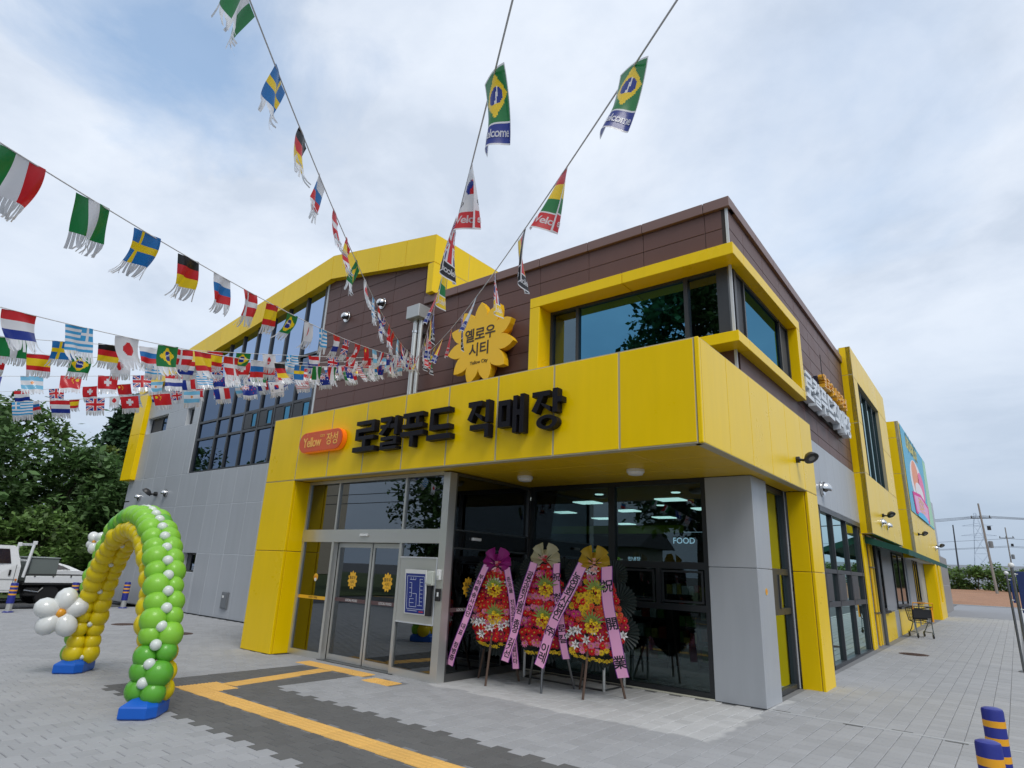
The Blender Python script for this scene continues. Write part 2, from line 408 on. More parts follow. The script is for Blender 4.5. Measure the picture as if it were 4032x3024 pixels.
for i in range(-76, 40):
    cx = XO + i * P
    if cx < -18.65 or cx > 2.33: continue
    off = 0.0 if i % 2 == 0 else P / 2
    for j in range(-48, 190):
        cy = -1.51 + 0.0 + j * P + off
        if cy < -9 or cy > 31: continue
        if cy > 2.40 and cx < -0.28 + (-0.02 if cy < 6 else 0): continue
        if cx < -4.2 and cx > -7.85 and cy > 0.40: continue
        if cx < -7.85 and cx > -8.85 and cy > 0.05: continue
        q = pix((cx, cy, 0))
        if in_tact(cx, cy): continue
        dark = (-6.66 < cx < 2.6 and -3.02 < cy < -1.47) or (-6.66 < cx < -5.40 and -1.6 < cy < -0.06)
        vis = q is not None and 0 < q[0] < 1024 and 0 < q[1] < 768
        (darks if dark else lights).append((q[2] if vis else 1000, cx, cy))
def lay(lst, n_obj, parent, mat, name):
    lst.sort(); me = MB().add(PV, PF).mesh(name, mat)
    for d, x, y in lst[:n_obj]:
        inst(name, me, parent, Matrix.Translation((x, y, zg(y) + random.uniform(-0.0012, 0.0014))) @ Matrix.Rotation(random.uniform(-.004, .004), 4, 'X') @ Matrix.Rotation(random.uniform(-.006, .006), 4, 'Z'))
    b = MB()
    for d, x, y in lst[n_obj:]:
        z = zg(y) + random.uniform(-0.0012, 0.0014); tx = random.uniform(-.005, .005); s = 0.0105 if y > 2.45 else 0.0
        b.add([(x + v[0], y + v[1], z + v[2] + v[0] * tx + v[1] * s) for v in PV], PF, 0, random.random())
    if b.V: tag(obj('pavers', b, mat, parent, attr=True), kind='stuff')
lay(lights, 300, plaza, PAV, 'paver')
lay(darks, 300, dark_walk, PVD, 'dark_paver')
# far pavers: plain sheet, the pieces are too small to tell apart
mb = MB(); mb.add([(-0.75, 31, zg(31)), (2.35, 31, zg(31)), (2.35, 47.5, zg(47.5)), (-0.95, 47.5, zg(47.5))], [(0, 1, 2, 3)])
obj('far_paving', mb, M('far_paver_stone', lin(140, 142, 146), .9, spec=.08, var=.12, vscale=2), plaza)

# tactile tiles
def tact_mesh(kind):
    b = MB(); h = 0.137
    b.add([(-h, -h, -0.004), (h, -h, -0.004), (h, h, -0.004), (-h, h, -0.004), (-h + .004, -h + .004, 0.003), (h - .004, -h + .004, 0.003), (h - .004, h - .004, 0.003), (-h + .004, h - .004, 0.003)],
          [(4, 5, 6, 7), (0, 1, 5, 4), (1, 2, 6, 5), (2, 3, 7, 6), (3, 0, 4, 7)])
    if kind == 'bar':
        for k in range(4):
            y = -0.099 + 0.066 * k
            b.add([(-.125, y - .016, .003), (.125, y - .016, .003), (.125, y + .016, .003), (-.125, y + .016, .003), (-.118, y - .009, .0085), (.118, y - .009, .0085), (.118, y + .009, .0085), (-.118, y + .009, .0085)],
                  [(4, 5, 6, 7), (0, 1, 5, 4), (1, 2, 6, 5), (2, 3, 7, 6), (3, 0, 4, 7)])
    else:
        for i in range(6):
            for j in range(6):
                x, y = -.114 + .0456 * i, -.114 + .0456 * j; r, q = .0155, .008
                b.add([(x - r, y - r, .003), (x + r, y - r, .003), (x + r, y + r, .003), (x - r, y + r, .003), (x - q, y - q, .0085), (x + q, y - q, .0085), (x + q, y + q, .0085), (x - q, y + q, .0085)],
                      [(4, 5, 6, 7), (0, 1, 5, 4), (1, 2, 6, 5), (2, 3, 7, 6), (3, 0, 4, 7)])
    return b.mesh('tactile_tile_' + kind, TAC)
TB, TD = tact_mesh('bar'), tact_mesh('dot')
tact = tag(obj('tactile_path', MB().box(-5.5, 2.3, -2.42, -2.14, -0.008, -0.0065), BED), 'yellow tactile guide path across the dark walkway to the doors', kind='structure')
def tile(me, x, y, r=0.0): inst('tactile_tile', me, tact, Matrix.Translation((x, y, 0.0005)) @ Matrix.Rotation(r + random.uniform(-.01, .01), 4, 'Z'))
for k in range(28): tile(TB, -5.36 + 0.281 * k, -2.28)
for i in range(2):
    for j in range(2): tile(TD, -5.92 + 0.281 * i, -2.28 + 0.281 * j)
for k in range(6):
    y = -1.70 + 0.281 * k; t = (y + 1.85) / 1.72
    tile(TB, -5.79 - 0.27 * t, y, PI / 2 + 0.165)
for k in range(6): tile(TD, -6.79 + 0.281 * k, 0.02)
for k in range(2): tile(TD, -4.90 + 0.281 * k, -0.15)

# kerbs and drain strips
kp = tag(obj('kerb', MB().box(2.40, 2.54, -10, 2.45, -0.095, -0.002), KRB), 'grey stone kerb along the right edge of the plaza', kind='structure')
b = MB(); b.add([(2.40, 2.45, -0.002), (2.54, 2.45, -0.002), (2.54, 47.5, zg(47.5)), (2.40, 47.5, zg(47.5)), (2.40, 2.45, -.1), (2.54, 2.45, -.1), (2.54, 47.5, -.1), (2.40, 47.5, -.1)],
                [(0, 1, 2, 3), (1, 5, 6, 2), (4, 0, 3, 7), (3, 2, 6, 7)]); obj('kerb_run', b, KRB, kp)
tag(obj('kerb_back', MB().box(-18.92, -18.75, -10, 2.45, -0.095, 0.004), KRB), 'stone kerb between the plaza and the parking', kind='structure')
tag(obj('path_end_kerb', MB().box(-3, 12, 47.5, 47.7, -0.1, zg(47.5) + 0.06), KRB), 'concrete kerb where the paved path ends at the dirt field', kind='structure')
ds = tag(obj('drain_strip', MB().box(-0.25, 2.36, 2.405, 2.475, -0.02, 0.0035), KRB), 'thin pale concrete strip crossing the pavement beside the grey pillar', kind='structure')
for k, x in enumerate((-0.22, 0.62, 1.10, 1.62)):
    obj('dark_chip', MB().box(x, x + 0.21, 2.345 if k % 2 else 2.48, 2.385 if k % 2 else 2.52, -0.003, 0.0032), PVD, ds)
random.seed(23)
for (x, y) in ((-13.9, -0.1), (-11.57, 0.14)):
    pass
IRON = M('rusty_iron', lin(92, 74, 66), 0.7, metal=0.3, var=0.2, vscale=12, bump=0.3)
def manhole(x, y, r, label):
    o = thing('manhole_cover', (x, y, zg(y)), label, 'manhole cover')
    b = MB().lathe([(r, -0.004), (r, 0.006), (r - .02, 0.0075), (r - .03, 0.004), (0.01, 0.004)], (x, y, zg(y)), 28); obj('cover', b, IRON, o)
    b = MB()
    for k in range(-3, 4):
        w = math.sqrt(max(0.01, (r * .8) ** 2 - (k * r * .22) ** 2)); b.box(x - w, x + w, y + k * r * .22 - .012, y + k * r * .22 + .012, zg(y) + .004, zg(y) + .0085)
    obj('rib', b, IRON, o)
manhole(0.38, 11.3, 0.30, 'round rusty manhole cover on the side path near the drain pipes')
manhole(-13.9, -0.08, 0.26, 'dark manhole cover on the plaza seen inside the balloon arch')
manhole(-11.57, 0.13, 0.26, 'dark manhole cover on the plaza just right of the balloon arch')
# ------------------------------------------------------------------ the shop building
store = thing('shop_building', (-8, 6, 0), 'two-storey shop with yellow canopy, brown upper walls and a yellow gable', 'building')
def fr(y0): return lambda a, d, b: (a, y0 + d, b)             # plane facing the camera side; d runs into the wall
def sd_(v0): return lambda a, d, b: side(a, v0 - d, b)        # right-hand facade
def part(name, b, mats, parent=store, smooth=None): return obj(name, b, mats, parent, smooth)
def panels(name, pname, rects, T, mat, back=JNT, gap=0.006, depth=0.05, c=0.004, bdepth=0.10, parent=store, holder=None):
    bk = MB(T); jd = 0.014 if back is JDK else 0.005
    for (a0, a1, b0, b1) in rects: bk.box(a0, a1, jd, bdepth, b0, b1)
    h = holder or part(name, bk, back, parent)
    for (a0, a1, b0, b1) in rects:
        obj(pname, MB(T).cbox(a0 + gap, a1 - gap, 0, depth, b0 + gap, b1 - gap, c), mat, h)
    return h
def cut(edges): return list(zip(edges[:-1], edges[1:]))

# gable outline (front plane at y = 2.28)
XP, ZP, XR, ZR, XL = -11.15, 9.76, -7.05, 9.08, -22.90
SL, SR = 0.1473, (ZP - ZR) / (XR - XP)
BH = 0.71
def gtop(x): return ZP - SL * (XP - x) if x < XP else ZP - SR * (x - XP)
def gbot(x): return gtop(x) - BH

# --- brown cladding, front and right side
CW, CH = 1.1235, 0.350
zrow = [7.42 - CH * k for k in range(10)]
xcol = [-0.37 - 0.363] + [-0.733 - CW * k for k in range(1, 11)]
xcol = [-0.37] + xcol
rects = []
for k in range(9):
    z1, z0 = zrow[k], zrow[k + 1]
    for a, b in zip(xcol[1:], xcol[:-1]):
        a2 = max(a, -11.40)
        if b <= -11.40: continue
        if z0 < 6.60 and z1 > 4.92 and b > -4.05 + 0.01:
            if a2 >= -4.06: 
                if z0 >= 6.55 or z1 <= 4.95: pass
                else:
                    if z1 > 6.60: rects.append((a2, b, 6.57, z1))
                    continue
            else: b = -4.05
            if b - a2 < 0.05: continue
        rects.append((a2, b, max(z0, 4.20), z1))
zz0 = 7.42
while zz0 < 9.6:                                # rows that rise into the gable
    for a, b in zip(xcol[1:], xcol[:-1]):
        a2, b2 = max(a, -11.40), min(b, -7.28)
        if b2 - a2 < 0.05: continue
        top = min(gbot(a2), gbot(b2)) + 0.22
        if zz0 < top: rects.append((a2, b2, zz0, min(zz0 + CH, top)))
    zz0 += CH
brown = panels('brown_cladding', 'plank', rects, fr(2.45), BRN, JDK, gap=0.0045, depth=0.03)
rects = []
ucol = [0.0] + [0.76 + 1.12 * k for k in range(8)] + [9.13]
for k in range(9):
    z1, z0 = zrow[k], max(zrow[k + 1], 4.40)
    if z1 - z0 < 0.03: continue
    for a, b in cut(ucol):
        if z0 < 6.60 and z1 > 4.92 and a < 3.46:
            if b <= 3.46 or z0 > 10: 
                if z1 > 6.60: rects.append((a, b, 6.57, z1))
                continue
            a = 3.47
        rects.append((a, b, z0, z1))
panels('side_brown_cladding', 'plank', rects, sd_(0.0), BRN, JDK, gap=0.0045, depth=0.03)
part('corner_trim', MB().box(-0.385, -0.345, 2.44, 2.475, 4.3, 7.42), TRIM)
# coping of the brown volume
b = MB(); b.box(-7.42, -0.30, 2.44, 2.80, 7.43, 7.57)
cop = part('parapet_coping', b, BRN)
CPF = M('coping_metal', lin(120, 92, 86), 0.4, var=0.05, rnd=0.03)
xs = [-0.29] + [-0.733 - CW * k for k in range(0, 6)] + [-7.42]
for b1, a1 in cut(xs): obj('coping_piece', MB().cbox(a1 + .005, b1 - .005, 2.39, 2.70, 7.42, 7.605, 0.006), CPF, cop)
us = [0.26 + 1.12 * k for k in range(9)]
for a1, b1 in cut([0.05] + us[1:] + [9.6]): obj('coping_piece', MB(sd_(0.055)).cbox(a1 + .005, b1 - .005, 0, 0.3, 7.42, 7.605, 0.006), CPF, cop)
# volume behind: roof slab and inner walls that close the building
b = MB(); b.box(-7.3, -0.55, 2.9, 30, 7.2, 7.3); b.box(-22.4, -7.3, 3.0, 16, 7.3, 7.4)
part('roof_deck', b, M('roof_membrane', lin(120, 122, 120), 0.9, var=0.1))

# --- gable frame: left leg, left slope, right slope, right leg, with the panel joints
def gab(poly, y0=2.28, y1=2.72): return MB().prism(poly, lambda p, d: (p[0], d, p[1]), y0, y1)
core = MB()
core.prism([(XL + .03, 4.14), (XL + .03, gtop(XL) - .02), (XP, ZP - .02), (XR - .03, ZR - .02), (XR - .03, 7.62), (-7.22, 7.62), (-7.22, gbot(-7.22) + .03), (XP, gbot(XP) + .02), (-22.05, gbot(-22.05) + .02), (-22.05, 4.14)], lambda p, d: (p[0], d, p[1]), 2.30, 2.70)
gf = part('gable_frame', core, JNT)
def strip(x0, x1):
    g = 0.006; x0 += g; x1 -= g
    return gab([(x0, gbot(x0)), (x1, gbot(x1)), (x1, gtop(x1)), (x0, gtop(x0))])
ed = [XP + 1.02 * k for k in range(0, 5)]; ed[-1] = XR
for a, c_ in cut(ed[:-1] + [XR]): obj('panel', strip(a, c_), YEL, gf)
ed = [XP - 1.175 * k for k in range(0, 11)]; ed[-1] = XL
for c_, a in cut(ed): obj('panel', strip(a, c_), YEL, gf)
for a, c_ in ((4.11, 5.77), (5.78, 7.2)):
    obj('panel', MB().cbox(XL, -22.0, 2.275, 2.72, a, c_ if c_ < 7 else gbot(XL) - .01, 0.006), YEL, gf)
obj('panel', MB().cbox(-7.25, XR, 2.275, 2.72, 7.607, gbot(-7.15) - .03, 0.006), YEL, gf)
# roof and right-hand side of the tall volume
b = MB()
b.prism([(XL + .05, gtop(XL) - .05), (XP, ZP - .05), (XR - .05, ZR - .05), (XR - .05, ZR - .3), (XP, ZP - .3), (XL + .05, gtop(XL) - .3)], lambda p, d: (p[0], d, p[1]), 2.80, 16)
part('gable_roof', b, M('roof_metal', lin(160, 150, 90), 0.5, var=0.1))
rects = []
for a, c_ in cut([2.74, 3.45, 4.5, 5.6, 6.7, 7.8, 9, 10.5, 12, 14, 15.9]):
    rects += [(a, c_, 7.60, 8.30), (a, c_, 8.30, ZR)]
panels('gable_side', 'panel', rects, lambda a, d, bb: (XR - d, a, bb), YEL, depth=0.03, bdepth=0.045)
rects = [(2.74, 9, 4.1, 6.5), (9, 16, 4.1, 6.5)]
panels('gable_far_side', 'panel', rects, lambda a, d, bb: (-22.56 + d, a, bb), GRY, depth=0.03, bdepth=0.045)

# --- grey panel wall at the left, with its windows
GX = [-22.10, -21.30, -20.40, -19.47, -18.35, -17.21, -16.30, -15.55, -14.79, -13.99, -13.20, -12.40, -11.60, -10.8, -10.0, -9.2, -8.4]
rects = []
for a, c_ in cut(GX):
    rects.append((a, c_, 1.665, 3.06)); rects.append((a, c_, 3.06, 4.10))
    if c_ <= -17.2 or a >= -16.31: rects.append((a, c_, 0.02, 1.665))
rects += [(-17.21, -16.37, 0.02, 1.12), (-17.40, -17.21, 1.12, 1.125), (-16.37, -16.30, 0.02, 1.665)]
rects = [r for r in rects if r[1] - r[0] > 0.05 and r[3] - r[2] > 0.05]
for a, c_ in cut([-22.10, -21.30, -20.40, -19.47, -18.35, -17.83]):
    rects.append((a, c_, 4.10, 5.78)); rects.append((a, c_, 6.37, gbot(a) + 0.12))
rects += [(-22.10, -21.94, 5.78, 6.37), (-20.30, -18.84, 5.78, 6.37), (-18.32, -17.83, 5.78, 6.37)]
greyw = panels('grey_panel_wall', 'panel', rects, fr(2.45), GRY, TRIM, gap=0.007, depth=0.14, bdepth=0.2)
rects = [(-22.56, -22.12, a, c_) for a, c_ in ((0.02, 1.6), (1.62, 3.34), (3.36, 4.85), (4.87, 5.5), (5.52, 6.2), (6.22, 7.4))]
panels('corner_return', 'panel', rects, fr(2.475), GRY, JDK, gap=0.012, depth=0.1, bdepth=0.15)
def window(x0, x1, z0, z1, y, split, mat=GLC, fw=0.04, name='window', fm=FRM):
    b = MB(); b.box(x0, x1, y, y + .06, z0, z0 + fw); b.box(x0, x1, y, y + .06, z1 - fw, z1); b.box(x0, x0 + fw, y, y + .06, z0 + fw, z1 - fw); b.box(x1 - fw, x1, y, y + .06, z0 + fw, z1 - fw)
    xm = x0 + (x1 - x0) * split
    b.box(xm - fw / 2, xm + fw / 2, y - .01, y + .05, z0 + fw, z1 - fw)
    b.box(x0, x1, y + .35, y + .40, z0, z1)
    w = part(name, b, fm)
    obj('pane', MB().box(xm + fw / 2, x1 - fw, y + .02, y + .028, z0 + fw, z1 - fw), mat, w)
    obj('screen', MB().box(x0 + fw, xm - fw / 2, y + .03, y + .038, z0 + fw, z1 - fw), M('insect_screen', lin(70, 72, 76), 0.7), w)
    return w
window(-21.94, -20.30, 5.80, 6.36, 2.60, 0.55)
window(-18.84, -18.32, 5.80, 6.36, 2.60, 0.3)
window(-17.40, -16.37, 1.13, 1.655, 2.58, 0.5, fm=FRM2)
window(-13.0, -11.8, 0.62, 1.92, 2.40, 0.2, fm=FRM2)

# --- curtain wall
cwb = MB()
CX = [-17.80, -16.58, -15.78, -14.95, -14.13, -13.31, -12.42, -11.52]; CZ = [4.11, 5.17, 5.73, 7.05]
y0 = 2.50
for i, x in enumerate(CX):
    w = 0.06 if i in (0, 7) else 0.04
    cwb.box(x - w, x + w, y0 - .05, y0 + .09, 4.11, gbot(x) + 0.15)
for z in CZ:
    for a, c_ in cut(CX): cwb.box(a + .041, c_ - .041, y0 - .046, y0 + .08, z - .03 if z > 4.2 else z, z + .04)
cwl = part('curtain_wall', cwb, FRM)
for i, (a, c_) in enumerate(cut(CX)):
    for j in range(4):
        z0 = CZ[j] + .035
        a1, c1 = a + .04, c_ - .04
        if j < 3: b = MB().box(a1, c1, y0, y0 + .01, z0, CZ[j + 1] - .03)
        else: b = MB().prism([(a1, z0), (c1, z0), (c1, gbot(c1) + .14), (a1, gbot(a1) + .14)], lambda p, d: (p[0], d, p[1]), y0, y0 + .01)
        if j == 1 and i >= 3:
            xm = a1 + (c1 - a1) * 0.55
            obj('vent_sash', MB().box(a1 + .02, xm - .02, y0 - .04, y0 + .04, z0 + .02, CZ[2] - .05).box(xm, c1 - .01, y0 - .06, y0 - .02, z0 + .02, z0 + .06).box(xm, c1 - .01, y0 - .06, y0 - .02, CZ[2] - .08, CZ[2] - .04).box(xm, xm + .04, y0 - .06, y0 - .02, z0 + .06, CZ[2] - .08).box(c1 - .05, c1 - .01, y0 - .06, y0 - .02, z0 + .06, CZ[2] - .08), FRM2, cwl)
            obj('pane', MB().box(xm + .04, c1 - .05, y0 - .04, y0 - .03, z0 + .06, CZ[2] - .08), GLB, cwl)
        else: obj('pane', b, GLC, cwl)
part('curtain_trim', MB().box(-11.52 + .062, -11.40, 2.435, 2.60, 4.1, gbot(-11.4) + .1), TRIM)
part('curtain_trim', MB().box(-17.90, -17.862, 2.435, 2.60, 4.1, gbot(-17.9) + .05), TRIM)
DIN = M('dark_interior', lin(48, 52, 56), 0.9, var=0.2)
part('upper_room_back', MB().box(-22, -7.3, 5.2, 5.3, 4.1, 9.0).box(-22, -7.4, 2.8, 5.2, 3.9, 4.0), DIN)

# --- the yellow canopy: front fascia, side fascia, legs, soffit
ZT, ZB = 4.282, 3.024; L, WL = 8.877, 0.981
JX = [-L + WL + (L - WL - 0.06) * k / 8 for k in range(9)]
rects = [(-L, JX[0], ZB, ZT)] + [(a, c_, ZB, ZT) for a, c_ in cut(JX)]
canopy = panels('canopy_front', 'panel', rects, fr(0.0), YEL, JNT, gap=0.014, depth=0.05, bdepth=0.14)
obj('corner_piece', MB().cbox(-0.055, 0.0, 0.0, 0.05, ZB, ZT, 0.008), YEL, canopy)
SY = [0.055, 0.88, 1.75, 2.61, 3.48, 4.36, 5.104]
panels('canopy_side', 'panel', [(a, c_, ZB, ZT) for a, c_ in cut(SY)], lambda a, d, bb: (0.0 - d, a, bb), YEL, JNT, gap=0.007, depth=0.05, bdepth=0.12)
b = MB(); b.box(-L + .02, -0.02, 0.16, 2.43, ZT - .25, ZT - .1); b.box(-0.37, -0.13, 2.48, 5.08, ZT - .25, ZT - .1); b.box(-L + .01, -L + .14, 0.16, 2.43, ZB + .02, ZT - .01); b.box(-.36, -.02, 5.0, 5.09, ZB, ZT - .01)
part('canopy_roof', b, M('canopy_flashing', lin(150, 140, 90), 0.6))
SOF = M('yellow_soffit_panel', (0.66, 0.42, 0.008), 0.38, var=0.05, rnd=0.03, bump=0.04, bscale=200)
rects = []
for a, c_ in cut([-L + .05] + JX[:-1] + [-0.06]):
    for p_, q_ in cut([0.055, 0.85, 1.66, 2.44]):
        if c_ < -4.0 and p_ > 0.5: continue
        if c_ < -4.0: q_ = 0.34
        if c_ < JX[0] + .1: continue
        rects.append((a, c_, p_, q_))
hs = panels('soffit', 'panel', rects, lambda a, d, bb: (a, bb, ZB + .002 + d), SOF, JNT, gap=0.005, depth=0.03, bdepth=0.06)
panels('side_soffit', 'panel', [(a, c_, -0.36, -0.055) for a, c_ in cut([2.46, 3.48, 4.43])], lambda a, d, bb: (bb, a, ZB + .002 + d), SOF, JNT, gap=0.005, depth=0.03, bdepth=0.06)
# legs
rl = MB().box(-L + .03, JX[0] - .03, .03, 2.4, 0, ZB - .005); leg = part('canopy_leg', rl, JNT)
for a, c_ in ((0.0, 1.74), (1.74, ZB)):
    obj('panel', MB().cbox(-L, JX[0], 0, .05, a + .005, c_ - .005, .006), YEL, leg)
    obj('panel', MB().cbox(JX[0] - .05, JX[0], .058, .36, a + .005, c_ - .005, .006), YEL, leg)
    obj('panel', MB().cbox(-L, -L + .05, .058, 2.40, a + .005, c_ - .005, .006), YEL, leg)
rl = MB().box(-.31, -.03, 4.47, 5.07, 0, ZB - .005); leg2 = part('canopy_leg', rl, JNT)
for a, c_ in ((0.0, 1.745), (1.745, ZB)):
    obj('panel', MB().cbox(-.331, -.055, 4.44, 4.49, a + .005, c_ - .005, .006), YEL, leg2)
    obj('panel', MB().cbox(-.045, 0, 4.44, 5.104, a + .005, c_ - .005, .006), YEL, leg2)
part('spandrel_wall', MB().box(-8.8, -.40, 2.485, 2.60, ZB + .005, 4.19), DIN); part('spandrel_wall', MB().box(-.56, -.40, 2.62, 5.0, ZB + .005, 4.3), DIN)
# soffit lamps
for (x, y) in ((-3.45, 1.31), (-1.54, 1.385)):
    t = thing('soffit_light', (x, y, ZB), 'round white ceiling light under the yellow canopy, ' + ('nearer the sliding doors' if x < -2 else 'nearer the canopy corner'), 'ceiling light', 'round soffit lights')
    obj('rim', MB().lathe([(.125, 0), (.125, -.04), (.11, -.055)], (x, y, ZB), 24), WHT, t, smooth=40)
    obj('diffuser', MB().lathe([(.108, -.05), (.10, -.075), (.05, -.085), (.005, -.087)], (x, y, ZB), 24), M('lamp_diffuser', lin(235, 233, 226), 0.3), t, smooth=60)

# --- grey corner pillar
rl = MB().box(-.93, -.29, 2.46, 3.10, 0, ZB); pil = part('corner_pillar', rl, TRIM)
for a, c_ in ((0.0, 1.743), (1.743, ZB)):
    obj('panel', MB().cbox(-.95, -.268, 2.436, 2.48, a + .004, c_ - .004, .006), GRY, pil)
    obj('panel', MB().cbox(-.30, -.268, 2.482, 3.118, a + .004, c_ - .004, .006), GRY, pil)
# --- upper corner window with its projecting yellow frame
YF, XF, UF = 2.10, -0.19, 5.94
b = MB(); 
fw = part('corner_window_frame', MB().box(-4.03, -0.36, 2.46, 2.9, 4.95, 5.02), JNT)
obj('head', MB().cbox(-4.075, -2.11, YF, 2.60, 6.385, 6.585, .006), YEL, fw); obj('head', MB().cbox(-2.10, XF, YF, 2.60, 6.385, 6.585, .006), YEL, fw)
obj('head', MB().cbox(-.62, XF, 2.605, 5.93, 6.385, 6.585, .006), YEL, fw)
obj('jamb', MB().cbox(-4.075, -3.85, YF, 2.60, 4.95, 6.38, .006), YEL, fw); obj('jamb', MB().cbox(-.62, XF, 5.70, 5.93, 5.125, 6.38, .006), YEL, fw)
obj('sill', MB().cbox(-3.84, XF, YF, 2.60, 4.95, 5.12, .006), YEL, fw); obj('sill', MB().cbox(-.62, XF, 2.605, 5.93, 4.95, 5.12, .006), YEL, fw)
part('window_apron', MB().box(-4.0, -.385, 2.462, 2.60, 4.2, 4.95).box(-.6, -.355, 2.61, 5.9, 4.35, 4.95), BRN)
cwn = MB(); yg = 2.52
for x0, x1 in ((-3.85, -3.80), (-3.27, -3.21), (-1.16, -1.09), (-.60, -.42)): cwn.box(x0, x1, yg - .05, yg + .06, 5.12, 6.385)
cwn.box(-3.80, -.6, yg - .045, yg + .05, 5.12, 5.17); cwn.box(-3.80, -.6, yg - .045, yg + .05, 6.335, 6.384)
for v0, v1 in ((2.60, 2.70), (3.05, 3.10), (5.10, 5.16), (5.64, 5.70)): cwn.box(-.46, -.36, v0, v1, 5.12, 6.385)
cwn.box(-.45, -.365, 2.7, 5.64, 5.12, 5.17); cwn.box(-.45, -.365, 2.7, 5.64, 6.335, 6.384)
cw2 = part('corner_window', cwn, FRM)
obj('steel_corner', MB().box(-.42, -.375, 2.47, 2.51, 5.12, 6.384), STD, cw2)
obj('pane', MB().box(-3.21, -1.16, yg, yg + .01, 5.17, 6.335), GLB, cw2)
for x0, x1 in ((-3.80, -3.27), (-1.09, -.6)): obj('pane', MB().box(x0, x1, yg + .01, yg + .02, 5.17, 6.335), GLW, cw2)
obj('pane', MB().box(-.41, -.40, 3.10, 5.10, 5.17, 6.335), GLB, cw2)
obj('screen', MB().box(-.41, -.40, 2.70, 3.05, 5.17, 6.335), M('insect_screen', lin(70, 72, 76), .7), cw2); obj('screen', MB().box(-.41, -.40, 5.16, 5.64, 5.17, 6.335), MATS['insect_screen'], cw2)
BLI = M('room_blind', lin(150, 150, 128), 0.8, var=0.1)
part('blind', MB().box(-3.78, -3.27, yg + .12, yg + .14, 5.2, 6.3).box(-1.08, -.62, yg + .12, yg + .14, 5.2, 6.3), BLI)
part('upper_office_back', MB().box(-5, -.7, 5.4, 5.5, 4.4, 7.2).box(-5, -.7, 2.9, 5.4, 4.3, 4.4).box(-5, -4.9, 2.9, 5.4, 4.4, 7.2), DIN)
# --- entrance lobby: steel frame, sliding doors, side glass
YD = 0.35
ent = MB()
for x0, x1 in ((-7.893, -7.835), (-6.985, -6.925), (-5.20, -5.145)): ent.box(x0, x1, YD, YD + .10, 0, 1.925)
ent.box(-4.31, -4.17, YD - .003, YD + .15, 0, ZB - .02)
for x0, x1 in ((-7.893, -7.85), (-6.965, -6.925), (-5.185, -5.145)): ent.box(x0, x1, YD, YD + .08, 2.14, 2.97)
ent.box(-7.893, -4.31, YD - .01, YD + .12, 1.925, 2.14)
ent.box(-7.893, -4.31, YD, YD + .08, 2.97, ZB)
ent.box(-7.835, -6.985, YD, YD + .08, 0, .10); ent.box(-5.145, -4.31, YD, YD + .08, 0, .10)
lob = part('entrance_frame', ent, STL)
for x0, x1 in ((-7.85, -6.965), (-6.925, -5.185), (-5.145, -4.31)): obj('pane', MB().box(x0, x1, YD + .03, YD + .04, 2.14, 2.97), GLD, lob)
obj('pane', MB().box(-7.835, -6.985, YD + .03, YD + .04, .10, 1.925), GLD, lob)
obj('pane', MB().box(-5.145, -4.31, YD + .03, YD + .04, .10, .75), GLD, lob); obj('pane', MB().box(-5.145, -4.31, YD + .03, YD + .04, 1.72, 1.925), GLD, lob)
obj('steel_panel', MB().cbox(-5.145, -4.31, YD + .005, YD + .06, .75, 1.72, .004), STL, lob)
obj('panel_bead', MB().box(-5.14, -4.32, YD - .006, YD + .004, 1.70, 1.715).box(-5.14, -4.32, YD - .006, YD + .004, .75, .765).box(-4.335, -4.32, YD - .006, YD + .004, .765, 1.70), TRIM, lob)
obj('threshold', MB().box(-7.0, -5.1, YD - .02, YD + .2, -.004, .012), STD, lob)
# sliding door leaves
for x0, x1 in ((-6.915, -5.985), (-5.962, -5.205)):
    b = MB(); yy = YD + .11
    b.box(x0, x0 + .045, yy, yy + .045, .015, 1.915); b.box(x1 - .045, x1, yy, yy + .045, .015, 1.915); b.box(x0 + .045, x1 - .045, yy, yy + .045, .015, .10); b.box(x0 + .045, x1 - .045, yy, yy + .045, 1.84, 1.915)
    d = part('sliding_door', b, STL)
    obj('pane', MB().box(x0 + .045, x1 - .045, yy + .015, yy + .025, .10, 1.84), GLD, d)
    obj('seal', MB().box(x0 - .012, x0 - .002, yy, yy + .04, .015, 1.915), BLK, d)
# side glass wall of the lobby (faces +x)
xs_ = -4.17
b = MB()
b.box(xs_ - .08, xs_, .50, 2.45, 2.97, ZB - .01); b.box(xs_ - .08, xs_, .50, 2.45, 0, .11); b.box(xs_ - .08, xs_, 2.40, 2.45, .11, 2.97); b.box(xs_ - .06, xs_, 1.34, 1.39, .11, 1.86); b.box(xs_ - .06, xs_, .50, .53, .11, 2.97); b.box(xs_ - .07, xs_, .53, 2.40, 2.125, 2.15); b.box(xs_ - .07, xs_, .53, 2.40, 1.855, 1.88)
sg = part('lobby_side_frame', b, STD)
BGL = M('black_glass', lin(22, 24, 26), 0.06, spec=0.6)
obj('header_panel', MB().box(xs_ - .05, xs_ - .01, .53, 2.40, 1.88, 2.125), BGL, sg)
obj('pane', MB().box(xs_ - .04, xs_ - .03, .53, 2.40, 2.15, 2.97), GLD, sg)
obj('pane', MB().box(xs_ - .04, xs_ - .03, .53, 1.34, .11, 1.855), GLD, sg); obj('pane', MB().box(xs_ - .04, xs_ - .03, 1.39, 2.40, .11, 1.855), GLD, sg)
# door sensors
obj('door_sensor', MB().cbox(-6.18, -5.98, YD - .05, YD - .01, 2.02, 2.065, .008), WHT, lob)
obj('door_sensor', MB().cbox(xs_ - .01, xs_ + .04, .92, 1.12, 2.00, 2.045, .008), WHT, sg)

